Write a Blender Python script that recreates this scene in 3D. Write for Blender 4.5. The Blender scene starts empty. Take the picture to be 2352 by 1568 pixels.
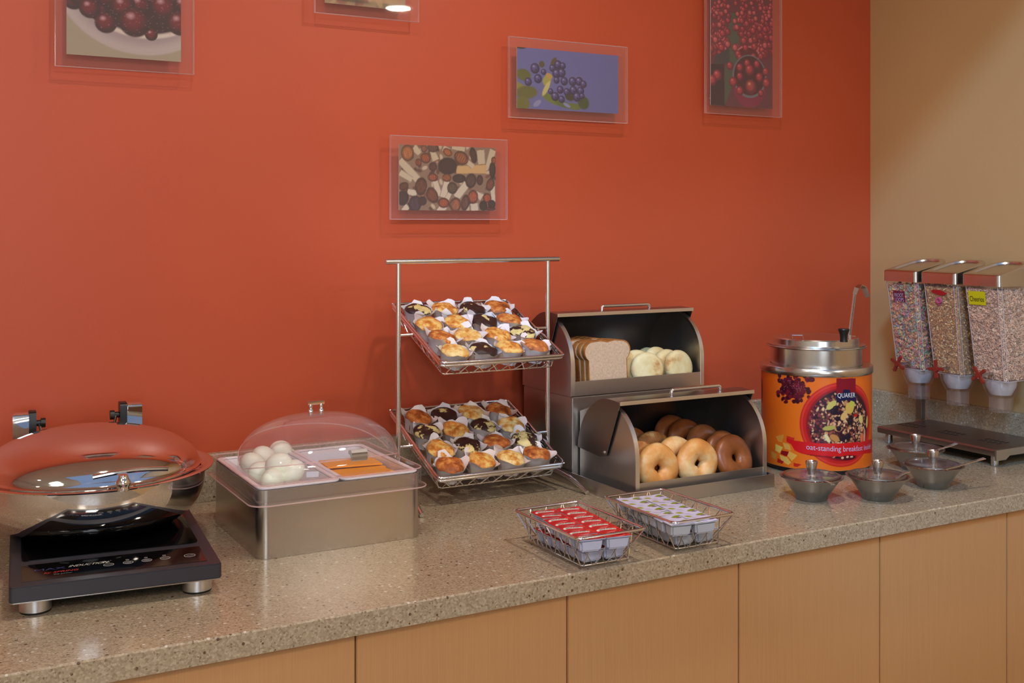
import bpy, bmesh, math, random
import numpy as np
from mathutils import Vector, Matrix
random.seed(7); rng = np.random.RandomState(7)
PI = math.pi
SC = bpy.context.scene
COL = SC.collection
CT = 0.914            # height of the counter top above the floor
CEIL = 2.72

# ------------------------------------------------------------------ camera
TH, FPX, YH = 0.5075, 2573.6, 516.5
CAM = Vector((-2.6286, -2.4672, CT + 0.60))
cd = bpy.data.cameras.new('camera'); cam = bpy.data.objects.new('camera', cd); COL.objects.link(cam)
cam.location = CAM; cam.rotation_euler = (PI/2, 0, -TH)
cd.sensor_width = 36; cd.lens = FPX*36/2352; cd.shift_y = -(784-YH)/2352
cd.clip_start = 0.05; SC.camera = cam

# ------------------------------------------------------------------ world, lamps, exposure
w = bpy.data.worlds.new('world'); SC.world = w; w.use_nodes = True
w.node_tree.nodes['Background'].inputs[0].default_value = (0.36, 0.52, 0.85, 1)
w.node_tree.nodes['Background'].inputs[1].default_value = 0.6
SC.view_settings.view_transform = 'Standard'; SC.view_settings.look = 'None'
SC.view_settings.gamma = 1; SC.view_settings.use_curve_mapping = False
SC.view_settings.exposure = -0.04
SC.cycles.max_bounces = 7; SC.cycles.diffuse_bounces = 3; SC.cycles.glossy_bounces = 4
SC.cycles.transmission_bounces = 4; SC.cycles.transparent_max_bounces = 12
SC.cycles.sample_clamp_indirect = 3.0; SC.cycles.caustics_reflective = False; SC.cycles.caustics_refractive = False
SC.cycles.use_denoising = True; SC.cycles.use_adaptive_sampling = True; SC.cycles.adaptive_threshold = 0.03

def lamp(name, kind, loc, energy, color, size=0.1, size_y=None, rot=(0, 0, 0), spread=None):
    l = bpy.data.lights.new(name, kind); l.energy = energy; l.color = color
    if kind == 'AREA':
        l.size = size
        if size_y: l.shape = 'RECTANGLE'; l.size_y = size_y
        else: l.shape = 'DISK'
        if spread: l.spread = spread
    o = bpy.data.objects.new(name, l); COL.objects.link(o); o.location = loc; o.rotation_euler = rot
    return o
WARM = (1.0, 0.89, 0.76); COOL = (0.72, 0.86, 1.0)
DOWN = [(-0.17, -3.31), (-2.15, -1.05), (-1.25, -1.05), (-3.9, -3.3), (-2.6, -3.6), (-4.4, -1.1)]
DOWN_W = [6.5, 7, 10.5, 6.5, 6.5, 1]
for (dx, dy), e in zip(DOWN, DOWN_W):
    lamp('downlight_lamp', 'AREA', (dx, dy, CEIL-0.012), e, WARM, 0.13)
# cool daylight through an unseen skylight, added for the diagonal light on the wall
sk = lamp('unseen_skylight_sun', 'SUN', (-2.5, -3.5, 6), 1.75, (0.30, 0.61, 1.0))
sk.data.angle = math.radians(5)
sk.rotation_euler = Vector((0.60, 0.59, -0.54)).to_track_quat('-Z', 'Y').to_euler()
TROFF = [(-2.9, -3.55), (-4.3, -2.2), (-3.9, -4.8), (-0.55, -4.4)]
for (tx, ty), te in zip(TROFF, (32, 6, 16, 20)):
    lamp('ceiling_panel_lamp', 'AREA', (tx, ty, CEIL-0.02), te, (1.0, 0.95, 0.90), 0.58, 0.58)
# daylight entering through the window of the front wall
lamp('window_daylight', 'AREA', (-3.6, -6.35, 1.55), 50, COOL, 1.9, 1.3, (PI/2, 0, 0))

# ------------------------------------------------------------------ helpers
def lin(c):
    c = np.asarray(c, float)/255.0
    return np.where(c <= 0.04045, c/12.92, ((c+0.055)/1.055)**2.4)
def rgb(r, g, b): return tuple(float(v) for v in lin((r, g, b))) + (1,)
def ray(px, py):
    u = (px-1176)/FPX
    return Vector((math.sin(TH)+u*math.cos(TH), math.cos(TH)-u*math.sin(TH), -(py-YH)/FPX))
def onz(px, py, z=0.0):
    d = ray(px, py); return CAM + d*((CT+z-CAM.z)/d.z)
def ony(px, py, y):
    d = ray(px, py); return CAM + d*((y-CAM.y)/d.y)

class NT:
    def __init__(s, m): m.use_nodes = True; s.t = m.node_tree; s.n = s.t.nodes; s.b = s.n['Principled BSDF']
    def add(s, k, **kw):
        n = s.n.new(k)
        for a, v in kw.items(): setattr(n, a, v)
        return n
    def l(s, a, b): s.t.links.new(a, b)
    def coord(s, scale=(1, 1, 1), kind='Object'):
        tc = s.add('ShaderNodeTexCoord'); mp = s.add('ShaderNodeMapping'); mp.inputs['Scale'].default_value = scale
        s.l(tc.outputs[kind], mp.inputs['Vector']); return mp.outputs['Vector']
    def noise(s, vec, scale=5, detail=3, rough=0.5):
        n = s.add('ShaderNodeTexNoise'); n.inputs['Scale'].default_value = scale; n.inputs['Detail'].default_value = detail
        n.inputs['Roughness'].default_value = rough; s.l(vec, n.inputs['Vector']); return n.outputs['Fac']
    def ramp(s, fac, stops, interp='LINEAR'):
        r = s.add('ShaderNodeValToRGB'); r.color_ramp.interpolation = interp
        e = r.color_ramp.elements
        while len(e) < len(stops): e.new(0.5)
        for k, (p, c) in enumerate(stops): e[k].position = p; e[k].color = c
        s.l(fac, r.inputs[0]); return r.outputs[0]
    def bump(s, fac, strength=0.2, dist=0.001):
        b = s.add('ShaderNodeBump'); b.inputs['Strength'].default_value = strength; b.inputs['Distance'].default_value = dist
        s.l(fac, b.inputs['Height']); s.l(b.outputs[0], s.b.inputs['Normal'])
    def mix(s, fac, a, b):
        m = s.add('ShaderNodeMix', data_type='RGBA')
        for sock, v in ((m.inputs[0], fac), (m.inputs[6], a), (m.inputs[7], b)):
            if hasattr(v, 'links'): s.l(v, sock)
            else: sock.default_value = v
        return m.outputs[2]
MATS = {}
def mat(name, col, rough=0.5, metal=0.0, spec=0.5, **kw):
    m = bpy.data.materials.new(name); t = NT(m)
    t.b.inputs['Base Color'].default_value = col if len(col) == 4 else (*col, 1)
    t.b.inputs['Roughness'].default_value = rough; t.b.inputs['Metallic'].default_value = metal
    t.b.inputs['Specular IOR Level'].default_value = spec
    for k, v in kw.items(): t.b.inputs[k].default_value = v
    MATS[name] = m; return m, t
# paint
def paint(name, col, rough=0.55):
    m, t = mat(name, col, rough)
    v = t.coord(); f = t.noise(v, 260, 3); t.bump(f, 0.12, 0.0006)
    g = t.noise(v, 1.3, 2)
    c2 = tuple(min(1, x*1.06) for x in col[:3])+(1,); c1 = tuple(x*0.94 for x in col[:3])+(1,)
    t.l(t.ramp(g, [(0.3, c1), (0.7, c2)]), t.b.inputs['Base Color']); return m
M_ORANGE = paint('orange_paint', rgb(197, 83, 51), 0.42)
M_BEIGE = paint('beige_paint', rgb(198, 162, 112), 0.55)
M_CEIL = paint('ceiling_paint', rgb(226, 222, 212), 0.8)
M_FARWALL = paint('far_wall_paint', rgb(208, 202, 192), 0.7)
m, t = mat('floor_tile', rgb(126, 114, 102), 0.4); M_FLOOR = m
t.l(t.ramp(t.noise(t.coord(), 6, 4), [(0.35, rgb(118, 106, 94)), (0.7, rgb(146, 132, 118))]), t.b.inputs['Base Color'])
# quartz
m, t = mat('quartz', rgb(165, 145, 112), 0.17); M_QUARTZ = m
v = t.coord()
def cells(t, v, scale, stops):
    vo = t.add('ShaderNodeTexVoronoi'); vo.inputs['Scale'].default_value = scale; t.l(v, vo.inputs['Vector'])
    sp = t.add('ShaderNodeSeparateColor'); t.l(vo.outputs['Color'], sp.inputs[0])
    return vo.outputs['Distance'], sp.outputs[0], sp.outputs[1]
d1, r1, g1 = cells(t, v, 330, None)
base = t.ramp(r1, [(0.0, rgb(148, 130, 106)), (0.3, rgb(164, 146, 120)), (0.7, rgb(174, 156, 130)), (1.0, rgb(186, 170, 146))])
d2, r2, g2 = cells(t, v, 105, None)
def speck(t, dist, rnd, thr, rad):
    a = t.add('ShaderNodeMath', operation='GREATER_THAN'); t.l(rnd, a.inputs[0]); a.inputs[1].default_value = thr
    b = t.add('ShaderNodeMath', operation='LESS_THAN'); t.l(dist, b.inputs[0]); b.inputs[1].default_value = rad
    c = t.add('ShaderNodeMath', operation='MULTIPLY'); t.l(a.outputs[0], c.inputs[0]); t.l(b.outputs[0], c.inputs[1]); return c.outputs[0]
c = t.mix(speck(t, d2, r2, 0.90, 0.26), base, rgb(98, 80, 60))
c = t.mix(speck(t, d2, g2, 0.90, 0.28), c, rgb(206, 198, 182))
d3, r3, g3 = cells(t, v, 200, None)
c = t.mix(speck(t, d3, r3, 0.84, 0.33), c, rgb(130, 112, 88))
t.l(c, t.b.inputs['Base Color'])
# maple
m, t = mat('maple_laminate', rgb(196, 146, 92), 0.42); M_MAPLE = m
v = t.coord((95, 95, 1.2)); f = t.noise(v, 6, 4, 0.6)
v2 = t.coord((3, 3, 0.35)); f2 = t.noise(v2, 2.0, 2)
cc = t.ramp(f, [(0.3, rgb(188, 139, 91)), (0.7, rgb(202, 155, 107))])
cc = t.mix(f2, cc, rgb(198, 147, 97)); t.l(cc, t.b.inputs['Base Color'])
mat('dark_gap', rgb(40, 26, 16), 0.8)
# metals
def brushed(name, col, rough, axis_scale, bump=0.08, kind='Object'):
    m, t = mat(name, col, rough, 1.0)
    v = t.coord(axis_scale, kind); f = t.noise(v, 1.0, 3, 0.6)
    mr = t.add('ShaderNodeMapRange'); mr.inputs[3].default_value = rough*0.8; mr.inputs[4].default_value = rough*1.25
    t.l(f, mr.inputs[0]); t.l(mr.outputs[0], t.b.inputs['Roughness']); t.bump(f, bump, 0.0004); return m
M_STEEL = brushed('brushed_steel', rgb(204, 200, 196), 0.32, (6, 700, 700), 0.03)
M_STEELV = brushed('brushed_steel_upright', rgb(208, 202, 194), 0.23, (700, 700, 8), 0.02)
M_STEELR = brushed('spun_steel', rgb(210, 206, 200), 0.22, (10, 10, 1500), 0.04)
M_BOWL = brushed('bowl_steel', rgb(166, 164, 162), 0.30, (10, 10, 1200))
M_CHROME, _ = mat('chrome', rgb(232, 230, 228), 0.05, 1.0)
M_WIRE, _ = mat('chrome_wire', rgb(236, 236, 238), 0.14, 1.0)
M_DARKSTEEL = brushed('dark_steel', rgb(150, 142, 138), 0.33, (900, 6, 900))
M_BLACK, _ = mat('black_plastic', rgb(20, 20, 22), 0.35)
M_BODY, _ = mat('charcoal_plastic', rgb(46, 44, 52), 0.42)
M_BGLASS, _ = mat('black_glass', rgb(7, 7, 9), 0.05)
M_PANEL, _ = mat('maroon_glass', rgb(42, 14, 10), 0.12)
M_ALU, _ = mat('aluminium', rgb(200, 200, 202), 0.2, 1.0)
M_REDP, _ = mat('red_plastic', rgb(140, 48, 36), 0.35)
M_WHITE, _ = mat('white_plastic', rgb(232, 230, 228), 0.35)
M_CLOUD, _ = mat('frosted_white_plastic', rgb(244, 238, 242), 0.3)
# clear plastic: transparent sheet with a fresnel gloss and a faint body
def clear(name, tint, gloss=1.0, body=0.05, rough=0.03, bodycol=(0.9, 0.85, 0.88, 1), ior=1.47):
    m = bpy.data.materials.new(name); m.use_nodes = True; nt = m.node_tree; N = nt.nodes; N.clear(); L = nt.links.new
    out = N.new('ShaderNodeOutputMaterial'); tr = N.new('ShaderNodeBsdfTransparent'); tr.inputs[0].default_value = (*tint, 1)
    gl = N.new('ShaderNodeBsdfGlossy'); gl.inputs[0].default_value = (1, 1, 1, 1); gl.inputs['Roughness'].default_value = rough
    df = N.new('ShaderNodeBsdfDiffuse'); df.inputs[0].default_value = bodycol
    fr = N.new('ShaderNodeLayerWeight'); fr.inputs[0].default_value = 0.5      # facing: the same from both sides of a sheet
    pw = N.new('ShaderNodeMath'); pw.operation = 'POWER'; pw.inputs[1].default_value = 5.0; L(fr.outputs['Facing'], pw.inputs[0])
    ml = N.new('ShaderNodeMath'); ml.operation = 'MULTIPLY_ADD'; ml.inputs[1].default_value = 0.95*gloss; ml.inputs[2].default_value = 0.045*gloss; L(pw.outputs[0], ml.inputs[0])
    m1 = N.new('ShaderNodeMixShader'); m1.inputs[0].default_value = body; L(tr.outputs[0], m1.inputs[1]); L(df.outputs[0], m1.inputs[2])
    m2 = N.new('ShaderNodeMixShader'); L(ml.outputs[0], m2.inputs[0]); L(m1.outputs[0], m2.inputs[1]); L(gl.outputs[0], m2.inputs[2])
    L(m2.outputs[0], out.inputs[0]); MATS[name] = m; return m
M_DOME = clear('clear_dome', (0.985, 0.97, 0.985), 0.85, 0.04)
M_ACR = clear('acrylic_sheet', (0.98, 0.955, 0.96), 0.55, 0.035, 0.02, (0.95, 0.75, 0.75, 1))  # pinkish diffuse body stands in for reflections on the sheet
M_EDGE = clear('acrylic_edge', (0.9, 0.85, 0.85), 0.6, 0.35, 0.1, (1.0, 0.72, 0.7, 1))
M_HOP = clear('hopper_plastic', (0.97, 0.96, 0.96), 1.0, 0.08, 0.08)
M_HAZE = clear('cloudy_plastic', (0.93, 0.92, 0.92), 1.0, 0.38, 0.1)
M_GLASS = clear('window_glass', (0.97, 0.98, 1.0), 1.0, 0.0)
M_LIDC = clear('clear_lid', (0.97, 0.97, 0.97), 0.9, 0.03)
# colour attribute material for printed pictures
def attr_mat(name, rough=0.4, spec=0.5):
    m, t = mat(name, (1, 1, 1, 1), rough, 0.0, spec)
    a = t.add('ShaderNodeAttribute'); a.attribute_name = 'print'; t.l(a.outputs['Color'], t.b.inputs['Base Color']); return m
M_PRINT = attr_mat('printed_photo', 0.3, 0.4)
M_WRAP = attr_mat('printed_wrap', 0.35, 0.4)
M_ATTR = attr_mat('coloured_pieces', 0.6, 0.3)
def food(name, stops, scale, rough=0.55, bump=0.4, bd=0.002, detail=4, sss=0.0):
    m, t = mat(name, stops[0][1], rough)
    oi = t.add('ShaderNodeObjectInfo'); va = t.add('ShaderNodeVectorMath', operation='ADD'); mu = t.add('ShaderNodeMath', operation='MULTIPLY'); mu.inputs[1].default_value = 7.3
    t.l(oi.outputs['Random'], mu.inputs[0]); t.l(t.coord(), va.inputs[0]); t.l(mu.outputs[0], va.inputs[1]); v = va.outputs[0]
    f = t.noise(v, scale, detail, 0.6); t.l(t.ramp(f, stops), t.b.inputs['Base Color'])
    t.bump(t.noise(v, scale*4, 3), bump, bd)
    return m
M_GOLD = food('golden_cake', [(0.34, rgb(176, 96, 34)), (0.48, rgb(222, 146, 62)), (0.60, rgb(240, 200, 116))], 60)
M_PALE = food('pale_cake', [(0.36, rgb(206, 132, 56)), (0.48, rgb(236, 184, 100)), (0.6, rgb(246, 222, 158))], 55)
M_BROWN = food('brown_cake', [(0.34, rgb(130, 62, 24)), (0.5, rgb(190, 104, 44)), (0.64, rgb(228, 160, 84))], 55)
M_CHOC = food('chocolate_cake', [(0.0, rgb(44, 22, 18)), (0.50, rgb(58, 30, 24)), (0.53, rgb(226, 206, 138)), (1.0, rgb(244, 230, 170))], 26, 0.5)
M_CHOCD = food('dark_chocolate_cake', [(0.0, rgb(44, 22, 18)), (0.60, rgb(56, 30, 26)), (0.64, rgb(226, 206, 138)), (1.0, rgb(236, 220, 160))], 30, 0.5)
m, t = mat('muffin_paper', rgb(240, 230, 230), 0.7); M_PAPER = m
t.bump(t.noise(t.coord(), 180, 2), 0.3, 0.001)
M_CRUMB = food('bread_crumb', [(0.3, rgb(206, 170, 138)), (0.55, rgb(222, 188, 156)), (0.75, rgb(230, 200, 170))], 200, 0.8)
M_CRUST = food('bread_crust', [(0.3, rgb(146, 84, 34)), (0.7, rgb(188, 122, 58))], 40, 0.6)
M_EMUF = food('english_muffin_dough', [(0.35, rgb(196, 142, 84)), (0.47, rgb(228, 200, 142)), (0.7, rgb(240, 224, 176))], 22, 0.75)
M_BAGEL = food('plain_bagel_crust', [(0.3, rgb(206, 126, 58)), (0.5, rgb(226, 158, 86)), (0.68, rgb(240, 206, 150))], 14, 0.45, 0.15)
M_BAGELB = food('brown_bagel_crust', [(0.3, rgb(112, 56, 24)), (0.6, rgb(150, 82, 38)), (0.8, rgb(176, 104, 54))], 18, 0.35, 0.15)
M_BAGELO = food('seeded_bagel_crust', [(0.3, rgb(130, 72, 30)), (0.55, rgb(178, 108, 52)), (0.7, rgb(214, 160, 96))], 40, 0.5)
M_EGG, _ = mat('egg_white', rgb(250, 255, 236), 0.35, 0, 0.5)
M_CHEESE, _ = mat('orange_cheese', rgb(252, 172, 30), 0.4)
M_CHEESE2, _ = mat('pale_orange_cheese', rgb(238, 170, 84), 0.4)

# mesh builder
class MB:
    def __init__(s): s.v = []; s.f = []; s.c = []
    def add(s, vs, fs, M=None, col=None):
        o = len(s.v)
        for p in vs: s.v.append(tuple(M @ Vector(p)) if M is not None else tuple(p))
        for f in fs: s.f.append([i+o for i in f])
        if col is not None: s.c += [col]*len(vs)
        return s
    def box(s, x0, x1, y0, y1, z0, z1, M=None):
        v = [(x, y, z) for z in (z0, z1) for y in (y0, y1) for x in (x0, x1)]
        return s.add(v, [(0, 2, 3, 1), (4, 5, 7, 6), (0, 1, 5, 4), (2, 6, 7, 3), (0, 4, 6, 2), (1, 3, 7, 5)], M)
    def lathe(s, prof, n=48, c=(0, 0, 0), M=None, a0=0, a1=2*PI):
        full = abs(a1-a0-2*PI) < 1e-6; k = n if full else n+1; vs = []; fs = []
        for i in range(k):
            a = a0+(a1-a0)*i/n
            for r, z in prof: vs.append((c[0]+r*math.cos(a), c[1]+r*math.sin(a), c[2]+z))
        m = len(prof)
        for i in range(n):
            j = (i+1) % k
            for q in range(m-1): fs.append((i*m+q, j*m+q, j*m+q+1, i*m+q+1))
        return s.add(vs, fs, M)
    def tube(s, pts, r, n=8, closed=False, cap=True, M=None):
        P = [Vector(p) for p in pts]; k = len(P); vs = []; fs = []; up = None
        for i in range(k):
            if closed: d = (P[(i+1) % k]-P[i-1])
            else: d = P[min(i+1, k-1)]-P[max(i-1, 0)]
            d.normalize()
            if up is None:
                up = d.orthogonal().normalized()
            else:
                up = up - d*up.dot(d)
                if up.length < 1e-6: up = d.orthogonal()
                up.normalize()
            b = d.cross(up); rr = r[i] if isinstance(r, (list, tuple)) else r
            for q in range(n):
                a = 2*PI*q/n; vs.append(P[i]+(up*math.cos(a)+b*math.sin(a))*rr)
        for i in range(k if closed else k-1):
            j = (i+1) % k
            off = 0
            if closed and j == 0:   # match the seam
                best = 9
                for o in range(n):
                    dd = (vs[i*n]-vs[o]).length
                    if dd < best or o == 0: best = dd; off = o
            for q in range(n):
                q2 = (q+1) % n
                fs.append((i*n+q, i*n+q2, j*n+(q2+off) % n, j*n+(q+off) % n))
        if cap and not closed: fs += [tuple(range(n-1, -1, -1)), tuple((k-1)*n+q for q in range(n))]
        return s.add(vs, fs, M)
    def prism(s, poly, h0, h1, plane='xy', M=None):
        n = len(poly)
        def T(a, b, h): return {'xy': (a, b, h), 'yz': (h, a, b), 'xz': (a, h, b)}[plane]
        v = [T(a, b, h0) for a, b in poly]+[T(a, b, h1) for a, b in poly]
        f = [tuple(range(n-1, -1, -1)), tuple(range(n, 2*n))]+[(i, (i+1) % n, (i+1) % n+n, i+n) for i in range(n)]
        return s.add(v, f, M)
    def ball(s, c, rx, ry=None, rz=None, nu=24, nv=14, M=None):
        ry = ry or rx; rz = rz or rx; vs = [(c[0], c[1], c[2]-rz)]; fs = []
        for j in range(1, nv):
            t = -PI/2+PI*j/nv
            for i in range(nu):
                a = 2*PI*i/nu; vs.append((c[0]+rx*math.cos(t)*math.cos(a), c[1]+ry*math.cos(t)*math.sin(a), c[2]+rz*math.sin(t)))
        vs.append((c[0], c[1], c[2]+rz)); e = len(vs)-1
        for i in range(nu):
            k = (i+1) % nu; fs.append((0, 1+k, 1+i)); fs.append((e, e-nu+i, e-nu+k))
            for j in range(nv-2): a = 1+j*nu; fs.append((a+i, a+k, a+nu+k, a+nu+i))
        return s.add(vs, fs, M)
def rrect(x0, x1, y0, y1, r, n=6):
    P = []
    for cx, cy, a in ((x1-r, y1-r, 0), (x0+r, y1-r, PI/2), (x0+r, y0+r, PI), (x1-r, y0+r, 1.5*PI)):
        for i in range(n+1):
            b = a+PI/2*i/n; P.append((cx+r*math.cos(b), cy+r*math.sin(b)))
    return P
def rotm(loc=(0, 0, 0), rx=0, ry=0, rz=0):
    return Matrix.Translation(loc) @ Matrix.Rotation(rz, 4, 'Z') @ Matrix.Rotation(ry, 4, 'Y') @ Matrix.Rotation(rx, 4, 'X')

def mesh_of(name, mb, m, smooth=35, bevel=0):
    me = bpy.data.meshes.new(name); me.from_pydata(mb.v, [], mb.f); me.update()
    bm = bmesh.new(); bm.from_mesh(me)
    if bevel:
        es = [e for e in bm.edges if len(e.link_faces) == 2 and e.calc_face_angle(0) > math.radians(50)]
        bmesh.ops.bevel(bm, geom=es, offset=bevel, segments=2, affect='EDGES', clamp_overlap=True)
    bmesh.ops.recalc_face_normals(bm, faces=bm.faces)
    bm.to_mesh(me); bm.free()
    if smooth:
        for p in me.polygons: p.use_smooth = True
        me.set_sharp_from_angle(angle=math.radians(smooth))
    if mb.c and len(mb.c) == len(me.vertices):
        ca = me.color_attributes.new('print', 'FLOAT_COLOR', 'POINT')
        ca.data.foreach_set('color', np.array([(*c[:3], 1.0) for c in mb.c], dtype=np.float32).ravel())
    if m: me.materials.append(m)
    return me
def ob(name, mb, m, parent=None, smooth=35, bevel=0, label=None):
    me = mb if isinstance(mb, bpy.types.Mesh) else mesh_of(name, mb, m, smooth, bevel)
    o = bpy.data.objects.new(name, me); COL.objects.link(o)
    if parent is not None: o.parent = parent
    if label: o['label'] = label
    return o
def tag(o, label, cat, group=None, kind=None):
    o['label'] = label; o['category'] = cat
    if group: o['group'] = group
    if kind: o['kind'] = kind
    return o
def thing(name, label, cat, loc, rz=0, group=None, rx=0, ry=0):
    o = bpy.data.objects.new(name, None); COL.objects.link(o); o.empty_display_size = 0.02
    o.location = loc; o.rotation_euler = (rx, ry, rz)
    return tag(o, label, cat, group)
def copy_tree(src, parent=None):
    c = src.copy(); COL.objects.link(c)
    if parent is not None: c.parent = parent
    for ch in src.children: copy_tree(ch, c)
    return c
def struct(name, mb, m, parent=None, bevel=0):
    o = ob(name, mb, m, parent, 35, bevel)
    if parent is None: o['kind'] = 'structure'
    return o
_tc = {}
def text_mb(s, size=1.0, shear=0.0, depth=0.0):
    cu = bpy.data.curves.new('t', 'FONT'); cu.body = s; cu.size = size; cu.shear = shear; cu.align_x = 'CENTER'; cu.align_y = 'CENTER'
    cu.resolution_u = 3
    o = bpy.data.objects.new('t', cu); COL.objects.link(o)
    dg = bpy.context.evaluated_depsgraph_get(); me = o.evaluated_get(dg).to_mesh()
    vs = [tuple(v.co) for v in me.vertices]; fs = [tuple(p.vertices) for p in me.polygons]
    o.evaluated_get(dg).to_mesh_clear(); bpy.data.objects.remove(o); bpy.data.curves.remove(cu)
    mb = MB(); mb.add(vs, fs); return mb
def fit_text(mb, w=None, h=None):
    A = np.array(mb.v); mn, mx = A.min(0), A.max(0); c = (mn+mx)/2; A = A-c
    if w: A[:, 0] *= w/(mx[0]-mn[0])
    if h: A[:, 1] *= h/(mx[1]-mn[1])
    mb.v = [tuple(x) for x in A]; return mb

# ------------------------------------------------------------------ painter for flat prints
class Cv:
    def __init__(s, w, h, bg):
        s.w, s.h = w, h; s.a = np.zeros((h, w, 3)) + lin(bg)
        s.X, s.Y = np.meshgrid((np.arange(w)+0.5)/w, (np.arange(h)+0.5)/h); s.ar = w/h
    def blend(s, m, c):
        c = lin(c) if not isinstance(c, np.ndarray) else c
        s.a = s.a*(1-m[..., None])+c*m[..., None]
    def ell(s, cx, cy, rx, ry, c, ang=0.0, soft=0.08, op=1.0):
        dx = (s.X-cx)*s.ar; dy = s.Y-cy; ca, sa = math.cos(ang), math.sin(ang)
        d = np.sqrt(((dx*ca+dy*sa)/rx)**2+((-dx*sa+dy*ca)/ry)**2)
        s.blend(np.clip((1-d)/soft, 0, 1)*op, c); return d
    def ring(s, cx, cy, rx, ry, t, c, op=1.0):
        dx = (s.X-cx)*s.ar; dy = s.Y-cy; d = np.sqrt((dx/rx)**2+(dy/ry)**2)
        s.blend(np.clip((t-np.abs(d-1))/(t*0.4), 0, 1)*op, c)
    def poly(s, pts, c, op=1.0):
        ins = np.zeros(s.X.shape, bool); n = len(pts)
        for i in range(n):
            x0, y0 = pts[i]; x1, y1 = pts[(i+1) % n]
            k = ((y0 > s.Y) != (y1 > s.Y)) & (s.X < (x1-x0)*(s.Y-y0)/((y1-y0) or 1e-9)+x0); ins ^= k
        s.blend(ins*op, c)
    def ball(s, cx, cy, r, c, hi=None, dark=None):
        dk = dark or tuple(x*0.45 for x in c); s.ell(cx, cy, r, r, dk, soft=0.12)
        s.ell(cx-r*0.1/s.ar, cy-r*0.12, r*0.82, r*0.82, c, soft=0.55)
        s.ell(cx-r*0.25/s.ar, cy-r*0.35, r*0.34, r*0.28, hi or tuple(min(255, x*1.5+30) for x in c), soft=0.9, op=0.7)
def print_mesh(name, cv, w, h, m, fn=None):
    nx, ny = cv.w, cv.h; mb = MB()
    me = bpy.data.meshes.new(name)
    us = np.linspace(0, 1, nx); vs = np.linspace(1, 0, ny); U, V = np.meshgrid(us, vs)
    if fn is None: P = np.stack([(U-0.5)*w, np.zeros_like(U), (V-0.5)*h], -1)
    else: P = fn(U, V)
    P = P.reshape(-1, 3); idx = np.arange(nx*ny).reshape(ny, nx)
    F = np.stack([idx[1:, :-1], idx[1:, 1:], idx[:-1, 1:], idx[:-1, :-1]], -1).reshape(-1, 4)
    me.from_pydata(P.tolist(), [], F.tolist()); me.update()
    ca = me.color_attributes.new('print', 'FLOAT_COLOR', 'POINT')
    ca.data.foreach_set('color', np.concatenate([(np.clip(cv.a, 0, 1)**1.22*1.12).clip(0, 1).reshape(-1, 3), np.ones((nx*ny, 1))], 1).astype(np.float32).ravel())
    for p in me.polygons: p.use_smooth = True
    me.materials.append(m); return me

X0, Y0 = -5.6, -6.6
struct('floor', MB().box(X0, 0, Y0, 0, -0.05, 0), M_FLOOR)
sk0, sk1, sk2, sk3 = -3.25, -0.02, -3.1, -1.2     # opening of the added, unseen skylight
cl = MB()
for a, b, c_, d_ in ((X0, sk0, Y0, 0.1), (sk1, 0.1, Y0, 0.1), (sk0, sk1, Y0, sk2), (sk0, sk1, sk3, 0.1)): cl.box(a, b, c_, d_, CEIL, CEIL+0.04)
struct('ceiling', cl, M_CEIL)
struct('wall_back', MB().box(X0, 0.1, 0, 0.1, 0, CEIL), M_ORANGE)
struct('wall_right', MB().box(0, 0.1, Y0, 0, 0, CEIL), M_BEIGE)
struct('wall_left', MB().box(X0-0.1, X0, Y0, 0.1, 0, CEIL), M_FARWALL)
fr = MB()
for a, b, c_, d_ in ((sk0, sk0+0.03, sk2, sk3), (sk1-0.03, sk1, sk2, sk3), (sk0+0.03, sk1-0.03, sk2, sk2+0.03), (sk0+0.03, sk1-0.03, sk3-0.03, sk3)): fr.box(a, b, c_, d_, CEIL+0.0005, CEIL+0.039)
w2 = struct('unseen_skylight', fr, M_CEIL)
ob('pane', MB().box(sk0+0.031, sk1-0.031, sk2+0.031, sk3-0.031, CEIL+0.015, CEIL+0.021), M_GLASS, w2)
wx0, wx1, wz0, wz1 = -4.6, -2.6, 0.9, 2.2
dx0, dx1, dz1 = -1.9, -0.95, 2.1
wf = MB()
for a, b, c_, d_ in ((X0, wx0, 0, CEIL), (wx0, wx1, 0, wz0), (wx0, wx1, wz1, CEIL), (wx1, dx0, 0, CEIL), (dx0, dx1, dz1, CEIL), (dx1, 0.1, 0, CEIL)):
    wf.box(a, b, Y0-0.1, Y0, c_, d_)
struct('wall_front', wf, M_FARWALL)
MW = paint('dark_wood', rgb(96, 60, 34), 0.4)
win = MB(); 
for a, b, c_, d_ in ((wx0, wx0+0.07, wz0, wz1), (wx1-0.07, wx1, wz0, wz1), (wx0, wx1, wz0, wz0+0.07), (wx0, wx1, wz1-0.07, wz1), ((wx0+wx1)/2-0.03, (wx0+wx1)/2+0.03, wz0, wz1)):
    win.box(a, b, Y0-0.08, Y0+0.02, c_, d_)
wo = struct('window_1', win, MW)
ob('pane', MB().box(wx0+0.07, wx1-0.07, Y0-0.05, Y0-0.044, wz0+0.07, wz1-0.07), M_GLASS, wo)
do = struct('door_1', MB().box(dx0, dx1, Y0-0.07, Y0-0.03, 0, dz1), MW)
ob('door_handle', MB().tube([(dx0+0.08, Y0-0.03, 1.0), (dx0+0.08, Y0+0.03, 1.0), (dx0+0.2, Y0+0.03, 1.0)], 0.011), M_CHROME, do)
for k, (a, b) in enumerate(((dx0-0.09, dx0), (dx1, dx1+0.09))):
    struct('trim_%d' % (k+1), MB().box(a, b, Y0-0.02, Y0+0.02, 0, dz1+0.09), MW)

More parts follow.
